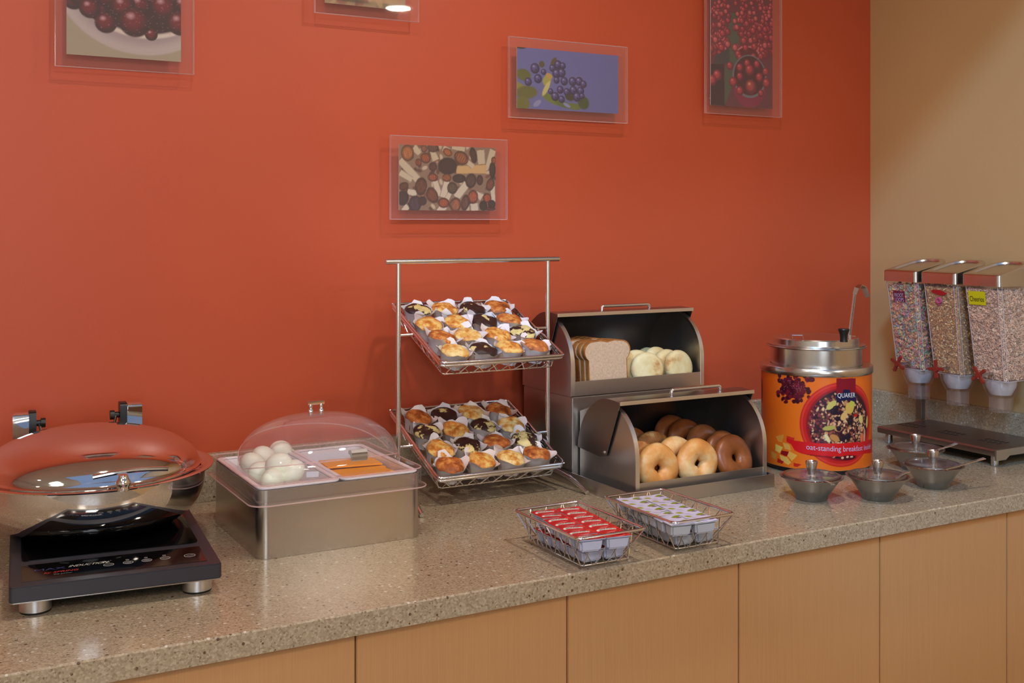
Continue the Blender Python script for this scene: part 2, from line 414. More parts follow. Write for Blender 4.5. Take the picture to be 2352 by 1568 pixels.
# worktop with its upstands
D = 0.832; TK = 0.0365
ct = thing('countertop', 'speckled tan quartz worktop running along the orange wall', 'countertop', (0, 0, CT))
pf = [(-D, -TK), (-D, -0.0025), (-D+0.0025, 0), (-0.002, 0), (-0.002, -TK)]
ob('slab', MB().prism(pf, X0+0.002, -0.002, 'yz'), M_QUARTZ, ct, 20)
def ups(u0, u1): return [(u0, 0.0005), (u1, 0.0005), (u1, 0.0995), (u1-0.0025, 0.102), (u0, 0.102)]
ob('back_upstand', MB().prism([(-0.002, 0.0005), (-0.002, 0.102), (-0.0195, 0.102), (-0.022, 0.0995), (-0.022, 0.0005)], X0+0.002, -0.0225, 'yz'), M_QUARTZ, ct, 20)
ob('side_upstand', MB().prism([(-0.002, 0.0005), (-0.002, 0.102), (-0.0195, 0.102), (-0.022, 0.0995), (-0.022, 0.0005)], -D+0.003, -0.002, 'xz'), M_QUARTZ, ct, 20)
# base cabinets, one door each
edges = [-0.04, -0.4363, -0.8356, -1.2121, -1.597, -1.9879, -2.375, -2.765, -3.155]
where = ['at the far right end', 'second from the right, below the small bowls', 'third from the right, below the bread bins',
         'fourth from the right, below the packet baskets', 'fifth from the right, below the muffin rack', 'sixth from the right, below the egg server',
         'below the induction cooker', 'beyond the left edge of the picture']
for k in range(len(edges)-1):
    xr, xl = edges[k], edges[k+1]; wd = xr-xl
    c = thing('base_cabinet', 'maple base cabinet with plain door, '+where[k], 'cabinet', ((xl+xr)/2, -0.40, 0))
    b = MB().box(-wd/2+0.0005, wd/2-0.0005, -0.388, 0.395, 0.10, CT-TK-0.004)
    ob('carcass', b, MATS['dark_gap'], c)
    ob('plinth', MB().box(-wd/2+0.0005, wd/2-0.0005, -0.33, 0.39, 0, 0.10), MATS['dark_gap'], c)
    dgap = 0.0005 if k > 1 else 0.0055
    ob('door', MB().box(-wd/2+0.0015, wd/2-0.0015, -0.41, -0.3885, 0.105, CT-TK-0.002-dgap), M_MAPLE, c, bevel=0.0012)
# filler strip at the right wall
struct('trim_3', MB().box(-0.0395, -0.001, -0.81, -0.79, 0.1, CT-TK-0.003), M_MAPLE)

M_LAMP, t = mat('lamp_glow', rgb(255, 236, 210), 0.5)
t.b.inputs['Emission Color'].default_value = (1, 0.86, 0.68, 1); t.b.inputs['Emission Strength'].default_value = 9
M_TRIM, _ = mat('white_trim', rgb(230, 228, 222), 0.4)
for k, (dx, dy) in enumerate(DOWN):
    c = thing('downlight', 'round recessed ceiling downlight with a white trim ring, number out of frame', 'ceiling light', (dx, dy, CEIL), group='downlights in the ceiling')
    c['label'] = 'round recessed downlight with a white trim ring in the ceiling'
    ob('trim_ring', MB().lathe([(0.068, -0.001), (0.085, -0.001), (0.085, -0.006), (0.068, -0.008), (0.068, -0.001)], 32), M_TRIM, c)
    ob('lens', MB().lathe([(0.0005, -0.002), (0.067, -0.002), (0.067, -0.004), (0.0005, -0.004)], 32), M_LAMP, c)
for tx, ty in TROFF:
    c = thing('ceiling_panel_light', 'square white ceiling light panel', 'ceiling light', (tx, ty, CEIL), group='square light panels in the ceiling')
    fr = MB()
    for a, b, c_, d_ in ((-0.3, -0.28, -0.3, 0.3), (0.28, 0.3, -0.3, 0.3), (-0.28, 0.28, -0.3, -0.28), (-0.28, 0.28, 0.28, 0.3)): fr.box(a, b, c_, d_, -0.025, -0.001)
    ob('frame', fr, M_TRIM, c)
    ob('diffuser', MB().box(-0.28, 0.28, -0.28, 0.28, -0.012, -0.004), M_LAMP, c)

# ---------------- framed prints on the orange wall
def acrylic(name, label, x0, x1, z0, z1, px0, px1, pz0, pz1, cv):
    w_, h_ = x1-x0, z1-z0; cx, cz = (x0+x1)/2, (z0+z1)/2
    t = thing(name, label, 'picture', (cx, 0, CT+cz), group='acrylic pictures on the orange wall')
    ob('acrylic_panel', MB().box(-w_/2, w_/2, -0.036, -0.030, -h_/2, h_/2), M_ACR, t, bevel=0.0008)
    e = MB(); r = 0.0011
    for y in (-0.036, -0.030):
        e.tube([(-w_/2, y, -h_/2), (w_/2, y, -h_/2), (w_/2, y, h_/2), (-w_/2, y, h_/2)], r, 4, True)
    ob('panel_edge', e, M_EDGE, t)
    pw, ph = px1-px0, pz1-pz0; ox, oz = (px0+px1)/2-cx, (pz0+pz1)/2-cz
    me = print_mesh('print', cv, pw, ph, M_PRINT)
    p = ob('print', me, None, t); p.location = (ox, -0.0288, oz)
    ob('backing', MB().box(ox-pw/2, ox+pw/2, -0.0284, -0.0264, oz-ph/2, oz+ph/2), M_WHITE, t)
    for sx in (-1, 1):
        for sz in (-1, 1):
            ob('standoff', MB().lathe([(0, 0), (0.006, 0), (0.006, 0.0255), (0, 0.0255)], 14, M=rotm((sx*(pw/2-0.02)+ox, -0.0005, sz*(ph/2-0.02)+oz), rx=PI/2)), M_ALU, t)
    return t
# cherries in a white bowl
cv = Cv(240, 262, (178, 172, 150))
def U(px, py): return (px-153)/263.0, 1-(143-(py)+ (px-153)*0.076*0-0)/286.0
def UY(px, py):
    b = 123+(px-153)*0.076; return (px-153)/263.0, 1-(b-py)/286.0
rr = lambda v: v/286.0
cx_, cy_ = UY(325, -60); cv.ell(cx_, cy_, rr(205), rr(188), (196, 190, 186), soft=0.03)
cv.ell(cx_, cy_+0.01, rr(192), rr(170), (168, 158, 158), soft=0.12, op=0.7)
cx_, cy_ = UY(330, -70); cv.ell(cx_, cy_, rr(182), rr(158), (222, 216, 204), soft=0.03)
cv.ell(cx_, cy_, rr(172), rr(148), (46, 18, 26), soft=0.04)
rs = random.Random(3)
for k in range(26):
    x, y = rs.uniform(165, 430), rs.uniform(-140, 20)
    a, b = UY(x, y); cv.ball(a, b, rr(rs.uniform(24, 32)), (112, 22, 38), (222, 190, 198))
for x, y, r in ((241, 48, 27), (375, 8, 34), (205, 14, 26), (412, 48, 32), (345, 76, 16), (280, 8, 30), (307, 46, 39)):
    a, b = UY(x, y); cv.ball(a, b, rr(r), (124, 22, 36), (226, 196, 200))
for k in range(260):
    x, y = rs.uniform(190, 416), rs.uniform(-100, 78); a, b = UY(x, y)
    cv.ell(a, b, rr(1.6), rr(1.4), (206, 150, 160), soft=0.6, op=0.5)
acrylic('framed_print', 'acrylic picture of dark red cherries in a white bowl, at the top left', -2.3344, -2.0570, 0.9225, 1.224, -2.3121, -2.0827, 0.9485, 1.198, cv)
# lower edge of a food picture
cv = Cv(160, 130, (168, 150, 118))
for k in range(90):
    a, b = rs.random(), rs.random(); cv.ell(a, b, rs.uniform(0.03, 0.12), rs.uniform(0.02, 0.07), rs.choice([(176, 150, 104), (150, 84, 62), (120, 116, 84), (196, 176, 132), (140, 62, 50)]), rs.uniform(0, 3), 0.4, 0.7)
cv.ell(0.2, 0.93, 0.5, 0.035, (74, 78, 54), 0.06, 0.5, 0.8); cv.ell(0.75, 0.9, 0.4, 0.05, (196, 170, 128), 0.0, 0.4, 0.8)
acrylic('framed_print', 'acrylic picture cut off by the top edge, only its brown and green lower strip showing', -1.7859, -1.5292, 1.081, 1.345, -1.7601, -1.5610, 1.1065, 1.32, cv)
# blueberries
cv = Cv(250, 124, (112, 120, 176)); ar = cv.ar
gx = cv.X; cv.blend(np.clip((0.9-gx)*0.25, 0, 1), (122, 140, 196))
def B(x, y):
    u = (x-290)/1400.0; return u, (y-(278+138*u))/(834-36*u)
def bell(x, y, rx, ry, c, ang=0, soft=0.25, op=1): a, b = B(x, y); cv.ell(a, b, rx/815., ry/815., c, ang, soft, op)
bell(340, 285, 90, 26, (40, 50, 26)); 
for x, y, rx, ry, an, c in ((380, 660, 130, 90, .2, (104, 116, 34)), (360, 850, 150, 60, .6, (146, 150, 56)), (420, 900, 190, 100, -.1, (110, 118, 44)), (370, 1050, 120, 110, 0, (120, 126, 44)),
    (620, 520, 50, 50, 0, (92, 88, 40)), (780, 500, 46, 90, .5, (96, 92, 44)), (760, 1000, 190, 60, .35, (118, 140, 40)), (900, 1060, 150, 50, .25, (96, 124, 36)), (1050, 1100, 140, 50, .1, (110, 132, 44)),
    (1190, 1050, 110, 100, .7, (70, 96, 30)), (1000, 960, 90, 70, .3, (58, 70, 30)), (560, 1050, 80, 40, -.6, (150, 160, 196)), (960, 1080, 70, 26, .4, (150, 160, 204))):
    bell(x, y, rx, ry, c, an)
for x, y, rx, ry, an, c in ((690, 740, 70, 90, .5, (176, 176, 88)), (680, 850, 130, 38, -1.05, (206, 204, 132)), (720, 680, 60, 40, .4, (196, 170, 84))): bell(x, y, rx, ry, c, an)
for x, y, r in ((530, 575, 76), (645, 625, 44), (440, 755, 60), (570, 715, 66), (765, 575, 54), (840, 530, 64), (905, 545, 50), (820, 650, 70), (890, 640, 66), (820, 740, 50), (925, 755, 62), (1040, 760, 66), (1130, 760, 66),
                (1190, 800, 56), (870, 870, 58), (960, 900, 56), (1050, 880, 66), (1150, 890, 62), (800, 960, 66), (890, 1000, 54), (1100, 970, 70), (1170, 960, 46), (740, 890, 44)):
    a, b = B(x, y); cv.ball(a, b, r/815., (94, 96, 158), (186, 188, 214), (38, 36, 84))
    cv.ell(a+0.15*r/815/ar, b+0.25*r/815, r/815*.26, r/815*.22, (34, 30, 70), soft=0.6)
acrylic('framed_print', 'acrylic picture of blueberries against a blue sky, above the soup warmer side of the wall', -1.2845, -0.9290, 0.8675, 1.0675, -1.2584, -0.9526, 0.8920, 1.0445, cv)
# morel mushrooms
cv = Cv(220, 134, (150, 128, 106))
def Mo(x, y): return (x-285)/1335., (y-(250+48*(x-285)/1335.))/(912-48*(x-285)/1335.)
def stem(x0, y0, x1, y1, w0, w1, c):
    a = Mo(x0, y0); b = Mo(x1, y1); ar = cv.ar; dx = (b[0]-a[0])*ar; dy = b[1]-a[1]; L_ = math.hypot(dx, dy) or 1; nx, ny = -dy/L_, dx/L_
    w0 /= 900.; w1 /= 900.
    for k, cc in ((1.0, tuple(v*0.78 for v in c)), (0.8, c)):
        cv.poly([(a[0]+nx*w0*k/ar, a[1]+ny*w0*k), (b[0]+nx*w1*k/ar, b[1]+ny*w1*k), (b[0]-nx*w1*k/ar, b[1]-ny*w1*k), (a[0]-nx*w0*k/ar, a[1]-ny*w0*k)], cc)
def cap(x, y, rx, ry, an, c):
    a, b = Mo(x, y); rx /= 800.; ry /= 800.
    cv.ell(a, b, rx, ry, tuple(v*0.5 for v in c), an, 0.15); cv.ell(a, b, rx*.85, ry*.85, c, an, 0.4)
    n = int(7+ry*40)
    for i in range(n):
        q = -0.8+1.6*i/(n-1); sx, sy = q*rx*0.9, 0
        ca, sa = math.cos(an), math.sin(an)
        cv.ell(a+(sx*ca)/cv.ar, b+sx*sa, rx*0.035, ry*0.72*math.sqrt(max(0.05, 1-q*q)), tuple(v*0.42 for v in c) if i % 2 else tuple(min(255, v*1.35) for v in c), an+0.25*math.sin(i*2.1), 0.6, 0.75)
st = (206, 196, 168)
for k in range(110): a, b = rs.random(), rs.random(); cv.ell(a, b, 0.06, 0.035, rs.choice([(96, 56, 40), (60, 40, 36), (214, 202, 176), (128, 80, 52)]), rs.uniform(0, 3), 0.4, 0.8)
for a in ((300, 470, 560, 760, 55, 60), (480, 290, 560, 380, 60, 40), (300, 640, 460, 740, 50, 40), (730, 340, 780, 470, 40, 60), (880, 300, 960, 340, 50, 40), (1400, 330, 1430, 660, 70, 60), (1580, 330, 1500, 560, 60, 40), (1000, 290, 1180, 320, 30, 40)): stem(*a, st)
stem(1060, 600, 1480, 590, 60, 75, (212, 182, 128)); stem(1200, 480, 1300, 560, 40, 40, st)
for a in ((400, 370, 90, 110, 0, (180, 120, 66)), (640, 440, 75, 70, .4, (160, 92, 52)), (545, 500, 45, 50, 0, (140, 80, 48)), (740, 300, 80, 60, 0, (110, 78, 70)), (620, 310, 45, 50, 0, (150, 100, 76)), (940, 360, 70, 50, .5, (176, 112, 56)),
          (1130, 440, 110, 90, .5, (156, 102, 60)), (1300, 400, 50, 110, -.2, (70, 54, 50)), (940, 550, 140, 115, -.1, (52, 36, 34)), (740, 560, 60, 60, 0, (90, 62, 44)), (1100, 720, 100, 60, 0, (66, 54, 44)), (1570, 600, 50, 110, 0, (66, 52, 46)), (1590, 470, 40, 50, 0, (150, 90, 54))): cap(*a)
for a in ((770, 760, 830, 960, 45, 50), (930, 760, 880, 980, 45, 60), (400, 900, 520, 930, 40, 50), (1210, 790, 1060, 980, 60, 60), (980, 910, 930, 1000, 30, 40), (1570, 830, 1590, 1080, 40, 30), (1300, 890, 1420, 980, 20, 60), (1310, 1060, 1320, 1160, 66, 66), (830, 1100, 900, 1160, 90, 60), (350, 1110, 400, 1160, 60, 50)): stem(*a, (216, 206, 182))
for a in ((735, 705, 70, 55, 0, (160, 92, 62)), (930, 710, 65, 55, 0, (160, 96, 58)), (580, 830, 85, 120, .1, (112, 66, 44)), (730, 950, 80, 110, -.5, (130, 76, 54)), (1265, 750, 80, 100, .3, (92, 76, 62)), (1390, 740, 50, 70, 0, (92, 60, 50)), (1005, 850, 75, 80, 0, (96, 82, 62)),
          (350, 830, 70, 50, -.5, (100, 56, 40)), (340, 990, 80, 100, .2, (58, 46, 48)), (500, 1070, 90, 110, .2, (80, 62, 76)), (885, 1055, 82, 68, 0, (170, 92, 60)), (1050, 1080, 80, 100, .2, (164, 108, 78)), (1185, 1050, 60, 110, .2, (112, 84, 70)), (1295, 970, 75, 95, .1, (172, 98, 66)),
          (1495, 985, 62, 66, 0, (176, 92, 60)), (1540, 800, 60, 90, .3, (130, 84, 60)), (1440, 1090, 60, 70, 0, (60, 48, 44)), (600, 1030, 60, 60, 0, (72, 50, 48)), (1540, 1130, 80, 30, 0, (110, 62, 60)), (1560, 1070, 60, 60, 0, (54, 48, 40))): cap(*a)
acrylic('framed_print', 'acrylic picture of brown and cream morel mushrooms, lowest on the wall above the muffin rack', -1.6015, -1.2905, 0.6135, 0.8100, -1.5774, -1.3188, 0.6350, 0.7900, cv)
# apples in baskets
cv = Cv(150, 268, (120, 62, 72)); 
def A(x, y): return (x-270)/757., 1-((1258+52*(x-270)/757.)-y)/1957.
def ap(x, y, r, c=(194, 74, 82), h=None):
    a, b = A(x, y); cv.ball(a, b, r/1957.*1.0, c, h or (238, 156, 160), (122, 34, 60))
cv.poly([A(500, 0), A(640, 0), A(620, 700), A(430, 1300), A(400, 1300)], (86, 104, 84))
for k in range(420):
    y = rs.uniform(-640, 560); x = rs.choice([rs.uniform(255, 500), rs.uniform(560, 900), rs.uniform(860, 1040)])
    ap(x, y, 34+max(0, y+300)*0.035, rs.choice([(196, 80, 88), (212, 110, 112), (170, 58, 74)]))
cv.poly([A(330, 590), A(490, 470), A(500, 690), A(300, 700)], (70, 78, 80))
cv.poly([A(270, 700), A(430, 700), A(440, 1290), A(270, 1290)], (60, 32, 50))
a, b = A(720, 560); cv.ell(a, b, 215/1957., 120/1957., (208, 132, 138), 0, 0.05); cv.ell(a, b, 195/1957., 104/1957., (110, 26, 44), 0, 0.1)
for x, y, r in ((600, 560, 60), (690, 470, 55), (800, 450, 60), (880, 580, 55), (790, 590, 60), (620, 600, 50), (350, 850, 80), (290, 920, 80), (400, 480, 62)): ap(x, y, r)
a, b = A(740, 880); cv.ell(a, b, 315/1957., 320/1957., (110, 116, 124), 0, 0.03); cv.ell(a, b+0.05, 290/1957., 330/1957., (150, 40, 84), 0, 0.05)
a, b = A(740, 860); cv.ell(a, b, 300/1957., 300/1957., (128, 134, 140), 0, 0.03); cv.ell(a, b-0.005, 280/1957., 278/1957., (84, 20, 36), 0, 0.05)
for x, y, r in ((500, 720, 62), (620, 740, 62), (830, 690, 62), (940, 790, 66), (540, 940, 76), (860, 870, 72), (950, 950, 80), (620, 1060, 70), (880, 1090, 56), (620, 860, 60), (710, 680, 60), (740, 770, 84)): ap(x, y, r)
ap(755, 1000, 108, (184, 86, 78), (238, 200, 140))
acrylic('framed_print', 'tall acrylic picture of pink red apples heaped in round baskets, at the upper right', -0.6674, -0.3923, 0.9080, 1.3640, -0.6446, -0.4202, 0.9315, 1.3315, cv)

# ---------------- induction cooker
FL = Vector((-2.4705, -0.6165, 0)); RZ = -0.0925
ck = thing('induction_cooker', 'black countertop induction cooker with a slim touch panel under the round chafer', 'cooker', (FL.x, FL.y, CT), RZ)
CW, CD_ = 0.3165, 0.415
M_FOOT, _ = mat('satin_aluminium', rgb(214, 214, 216), 0.33, 1.0)
for fx, fy in ((0.038, 0.038), (CW-0.022-0.012, 0.038), (0.038, CD_-0.04), (CW-0.034, CD_-0.04)):
    f_ = ob('foot', MB().lathe([(0.0002, 0.003), (0.0238, 0.003), (0.0238, 0.0245), (0.0002, 0.0245)], 40, (fx, fy, 0.0003)), M_FOOT, ck, 30)
    ob('rubber_pad', MB().lathe([(0.0002, 0.0), (0.0230, 0.0), (0.0234, 0.0029), (0.0002, 0.0029)], 40, (fx, fy, 0.0003)), M_BLACK, f_, 30)
ob('chassis', MB().prism(rrect(0, CW, 0, CD_, 0.006), 0.0265, 0.0505), M_BODY, ck, 40, 0.0015)
ob('base_plate', MB().prism(rrect(0.001, CW-0.001, 0.001, CD_-0.001, 0.006), 0.0248, 0.0264), M_ALU, ck, 40)
ob('glass_top', MB().prism(rrect(0.018, CW-0.018, 0.135, CD_-0.012, 0.012), 0.0506, 0.0520), M_BGLASS, ck, 40)
pan_ = ob('control_panel', MB().prism(rrect(0.018, CW-0.020, 0.022, 0.112, 0.001), 0.0506, 0.0512), M_PANEL, ck, 40)
ob('panel_window', MB().prism([(0.020, 0.108), (0.075, 0.045), (0.11, 0.026), (0.185, 0.026), (0.262, 0.110), (0.022, 0.1105)], 0.05125, 0.05145), M_BGLASS, pan_, 0)
def flat(name, mb, m, parent, x, y, z, w=None, h=None, rz=0):
    fit_text(mb, w, h); R = rotm((x, y, z), rz=rz); mb.v = [tuple(R @ Vector(p)) for p in mb.v]
    return ob(name, mb, m, parent, 0)
M_INKW, _ = mat('white_ink', rgb(206, 206, 200), 0.6); M_INKB, _ = mat('navy_ink', rgb(40, 52, 104), 0.6)
M_INKR, _ = mat('red_ink', rgb(196, 52, 38), 0.6); M_INKT, _ = mat('teal_ink', rgb(130, 180, 176), 0.6)
M_INKK, _ = mat('black_ink', rgb(22, 20, 24), 0.6); M_INKP, _ = mat('pale_purple_ink', rgb(196, 182, 214), 0.5)
zi = 0.05165
flat('max_lettering', text_mb('MAX'), M_INKB, pan_, 0.060, 0.075, zi, 0.046, 0.010)
flat('induction_lettering', text_mb('INDUCTION', shear=0.5), M_INKW, pan_, 0.118, 0.078, zi, 0.062, 0.010)
flat('spring_lettering', text_mb('by SPRING', shear=0.3), M_INKR, pan_, 0.076, 0.054, zi, 0.052, 0.010)
flat('power_lettering', text_mb('the power'), M_INKT, pan_, 0.078, 0.043, zi, 0.028, 0.0045)
for k, (bx, by, s) in enumerate(((0.147, 0.062, 'LOW'), (0.177, 0.062, 'LOW\nMED'), (0.206, 0.062, 'MED\nHIGH'), (0.235, 0.063, 'HIGH'), (0.274, 0.062, 'ON/OFF'))):
    rg = MB(); r_ = 0.0078 if k < 4 else 0.0088
    rg.tube([(bx+r_*math.cos(a), by+r_*0.9*math.sin(a), zi) for a in np.linspace(0, 2*PI, 28, endpoint=False)], 0.0004, 4, True)
    if k < 4: rg.tube([(bx+0.0024*math.cos(a), by+0.0155+0.0024*math.sin(a), zi) for a in np.linspace(0, 2*PI, 14, endpoint=False)], 0.0003, 4, True)
    rg.v = [(x, y, zi+(z-zi)*0.3) for x, y, z in rg.v]
    bt = ob('touch_button', rg, M_INKW, pan_)
    flat('button_lettering', text_mb(s), M_INKW, pan_, bx, by, zi, 0.0105, 0.003 if '\n' not in s else 0.0065)
flat('registered_mark', text_mb('R'), M_INKW, pan_, 0.152, 0.084, zi, 0.002, 0.002)

# ---------------- round chafer on the cooker
PC = Vector((-2.2985, -0.284, CT+0.0522))
ch = thing('chafing_dish', 'round polished chafing dish with a domed lid standing on the black induction cooker', 'chafing dish', tuple(PC), -0.06)
pz = 0.100
prof = [(0.0, 0.0), (0.108, 0.0), (0.134, 0.003), (0.160, 0.011), (0.179, 0.025), (0.1910, 0.043), (0.1965, 0.060), (0.1985, 0.075), (0.1985, 0.096), (0.203, 0.0985), (0.2135, 0.0995), (0.2145, 0.1015), (0.2125, 0.1030), (0.2035, 0.1022), (0.1985, 0.0990), (0.1860, 0.0978), (0.1840, 0.075), (0.180, 0.055), (0.160, 0.022), (0.10, 0.006), (0.0, 0.006)]
ob('pan', MB().lathe(prof, 96), M_CHROME, ch, 50)
lc = (-0.003, -0.002)
lp = [(0.1930, 0.1000), (0.1950, 0.1040), (0.1920, 0.1060)]
for i in range(1, 19):
    a = i/18.0*PI/2; lp.append((0.1900*math.cos(a)**0.9 if i < 18 else 0.0005, 0.107+0.070*math.sin(a)**1.1))
lp += [(0.0005, 0.173), (0.095, 0.156), (0.187, 0.1015), (0.1930, 0.1000)]
lid = ob('lid', MB().lathe(lp, 96, (lc[0], lc[1], 0)), M_CHROME, ch, 50)
loc_inv = (Matrix.Translation(PC) @ Matrix.Rotation(-0.06, 4, 'Z')).inverted()
def L3(v): return loc_inv @ Vector(v)
h0, h1, hs = L3(onz(213, 1093, 0.186)), L3(onz(386, 1073, 0.190)), L3(onz(277, 1112, 0.170))
hm = (h0+h1)/2; hb = MB(); hb.tube([h0.lerp(h1, k/10)+Vector((0, 0, 0.004*math.sin(PI*k/10)-0.002)) for k in range(11)], 0.0041, 10)
ob('handle', hb, M_CHROME, lid)
st_ = h0.lerp(h1, 0.40); dz = st_.z
ob('handle_post', MB().lathe([(0, -0.004), (0.0075, -0.004), (0.0085, -0.010), (0.0125, -0.015), (0.0120, -0.019), (0.0095, -0.023), (0.0100, -0.030), (0, -0.031)], 24, (st_.x, st_.y, dz)), M_CHROME, lid, 50)
for sgn, (bx, by), yy in ((-1, (53, 983), -0.085), (1, (297, 959), -0.120)):
    c0 = L3(ony(bx, by, yy)); hgm = Matrix.Translation(c0)
    hg = MB(); pf = rrect(-0.016, 0.016, -0.029, 0.030, 0.007)
    hg.prism([(a, b) for a, b in pf], -0.019 if sgn < 0 else -0.006, 0.010 if sgn < 0 else 0.023, 'yz', hgm)
    hbx = ob('hinge_box', hg, M_CHROME, ch, 30, 0.0015)
    s = -sgn   # towards the middle
    ob('sleeve', MB().prism(rrect(-0.0185, 0.0185, -0.031, 0.033, 0.009), (0.0102 if s > 0 else -0.0062), (0.0102+0.013 if s > 0 else -0.0192), 'yz', hgm), M_BLACK, hbx, 30)
    x0 = 0.0225 if s > 0 else -0.0190
    ob('hinge_knob', MB().lathe([(0, 0), (0.006, 0), (0.006, 0.009), (0.0095, 0.0095), (0.0095, 0.018), (0, 0.018)], 18, M=hgm @ rotm((x0, 0, 0.008), ry=s*PI/2)), M_BLACK, hbx)
    xa = x0+s*0.007
    tip = Vector((c0.x+xa+s*0.006, c0.y-0.02, 0.132 if sgn < 0 else 0.150))
    ob('hinge_arm', MB().tube([c0+Vector((xa-s*0.003, 0, 0.010)), c0+Vector((xa, -0.004, 0.006)), c0.lerp(tip, 0.5)+Vector((xa*0.5, 0, 0)), tip], 0.0026, 8), M_CHROME, hbx)
    rimp = Vector((c0.x, c0.y, 0)); rimp2 = rimp.normalized()*0.208
    ob('hinge_post', MB().tube([(c0.x, c0.y, c0.z-0.022), (c0.x, c0.y, c0.z-0.035), (rimp2.x, rimp2.y, 0.110), (rimp2.x, rimp2.y, 0.098)], 0.0042, 10), M_CHROME, hbx)

# ---------------- egg and cheese server
EX, EY = -1.892, -0.340
hx, hy, hh = 0.160, 0.157, 0.1265
t = thing('cold_server', 'brushed steel box server holding boiled eggs and cheese, beside the induction cooker', 'server', (EX, EY, CT))
def ringwall(outer, inner, z0, z1, zin):
    n = len(outer); mb = MB()
    v = [(a, b, z0) for a, b in outer]+[(a, b, z1) for a, b in outer]+[(a, b, z1) for a, b in inner]+[(a, b, zin) for a, b in inner]
    f = []
    for k in range(3):
        for i in range(n): j = (i+1) % n; f.append((k*n+i, k*n+j, (k+1)*n+j, (k+1)*n+i))
    f += [tuple(range(n-1, -1, -1)), tuple(3*n+i for i in range(n))]
    return mb.add(v, f)
ob('housing', ringwall(rrect(-hx, hx, -hy, hy, 0.020, 10), rrect(-hx+0.002, hx-0.002, -hy+0.002, hy-0.002, 0.018, 10), 0.0003, hh-0.003, 0.004), M_STEELV, t, 40)
def insert(cx, label):
    q = thing('food_pan', label, 'food pan', (EX+cx, EY, CT+hh-0.002), group='white food pans in the box server')
    wq, dq = 0.078, 0.153
    mb = ringwall(rrect(-wq+0.006, wq-0.006, -dq+0.006, dq-0.006, 0.016), rrect(-wq+0.010, wq-0.010, -dq+0.010, dq-0.010, 0.014), -0.062, -0.001, -0.058)
    ob('basin', mb, M_CLOUD, q, 40)
    O, I = rrect(-wq, wq, -dq, dq, 0.016), rrect(-wq+0.009, wq-0.009, -dq+0.009, dq-0.009, 0.014); n = len(O)
    v = [(a, b, -0.0005) for a, b in O]+[(a, b, 0.003) for a, b in O]+[(a, b, 0.003) for a, b in I]+[(a, b, -0.0005) for a, b in I]
    ob('rim', MB().add(v, [(k*n+i, k*n+(i+1) % n, ((k+1) % 4)*n+(i+1) % n, ((k+1) % 4)*n+i) for k in range(4) for i in range(n)]), M_CLOUD, q, 40, 0.0008)
    return q
insert(-0.079, 'white food pan full of boiled eggs, left half of the box server')
insert(0.079, 'white food pan with orange cheese slices, right half of the box server')
eggs = [(645, 1035, .128, 'the rearmost boiled egg, nearest the wall'), (606, 1049, .128, 'boiled egg left of the rearmost one, nearly touching the wall side'), (580, 1064, .124, 'leftmost boiled egg of the pile'), (598, 1085, .124, 'boiled egg left of centre, in front of the leftmost one'),
        (640, 1066, .146, 'boiled egg on top in the middle of the pile'), (672, 1085, .132, 'rightmost boiled egg, large and shiny'), (626, 1103, .122, 'foremost boiled egg, closest to the front rim'), (660, 1052, .105, 'boiled egg half hidden under the rearmost one')]
for k, (px, py, z, lb) in enumerate(eggs):
    p = onz(px, py, z)
    me = mesh_of('boiled_egg', MB().ball((0, 0, 0), 0.0215, 0.0215, 0.0265, 24, 16), M_EGG) if k == 0 else me
    o = ob('boiled_egg', me, None); o.location = p; o.rotation_euler = (rs.uniform(.7, 1.6), rs.uniform(-.4, .4), rs.uniform(0, 6))
    tag(o, 'peeled white '+lb, 'egg', 'boiled eggs in the left pan')
cz = [(0.0, -0.078, 0.090, 0), (0.010, -0.045, 0.094, .05), (-0.006, -0.020, 0.098, -.04), (0.012, 0.006, 0.101, .03), (0.000, 0.034, 0.104, .10), (0.020, 0.060, 0.107, -.15), (-0.004, -0.060, 0.1075, .02)]
nm = ['bottom slice of orange cheese, frontmost in the right pan', 'orange cheese slice, second from the bottom of the fan', 'orange cheese slice in the middle of the fan', 'orange cheese slice above the middle of the fan', 'orange cheese slice near the back of the pan', 'tilted orange cheese slice at the back right of the pan', 'topmost orange cheese slice, lying at the front']
for k, (ax, ay, z, rz) in enumerate(cz):
    if k == 0: mc = mesh_of('cheese_slice', MB().box(-0.056, 0.056, -0.050, 0.050, 0, 0.0032), M_CHEESE, 35, 0.0008)
    o = ob('cheese_slice', mc, None); o.location = (EX+0.079+ax*0.5, EY-0.02+ay, CT+z+(k*0.001)); o.rotation_euler = (-0.06, 0, rz)
    tag(o, nm[k], 'cheese', 'cheese slices in the right pan')
dm = thing('roll_top_cover', 'clear plastic domed roll-top cover over the eggs and cheese', 'cover', (EX, EY, CT+hh+0.0015))
zb = -0.030
O1 = rrect(-hx-0.014, hx+0.014, -hy-0.013, hy+0.013, 0.030, 8); O2 = rrect(-hx-0.006, hx+0.006, -hy-0.005, hy+0.005, 0.024, 8); O3 = rrect(-hx-0.005, hx+0.005, -hy-0.004, hy+0.004, 0.024, 8); O4 = rrect(-hx+0.012, hx-0.012, -hy+0.012, hy-0.012, 0.02, 8)
n = len(O1); v = [(a, b, zb) for a, b in O1]+[(a, b, zb+0.001) for a, b in O2]+[(a, b, 0.004) for a, b in O3]+[(a, b, 0.0065) for a, b in O4]
ob('skirt', MB().add(v, [(k*n+i, k*n+(i+1) % n, (k+1)*n+(i+1) % n, (k+1)*n+i) for k in range(3) for i in range(n)]), M_DOME, dm, 50)
e = MB(); e.tube([(a, b, zb) for a, b in O1], 0.0013, 6, True); e.tube([(a, b, 0.0048) for a, b in O3], 0.0012, 6, True)
ob('skirt_edge', e, M_EDGE, dm)
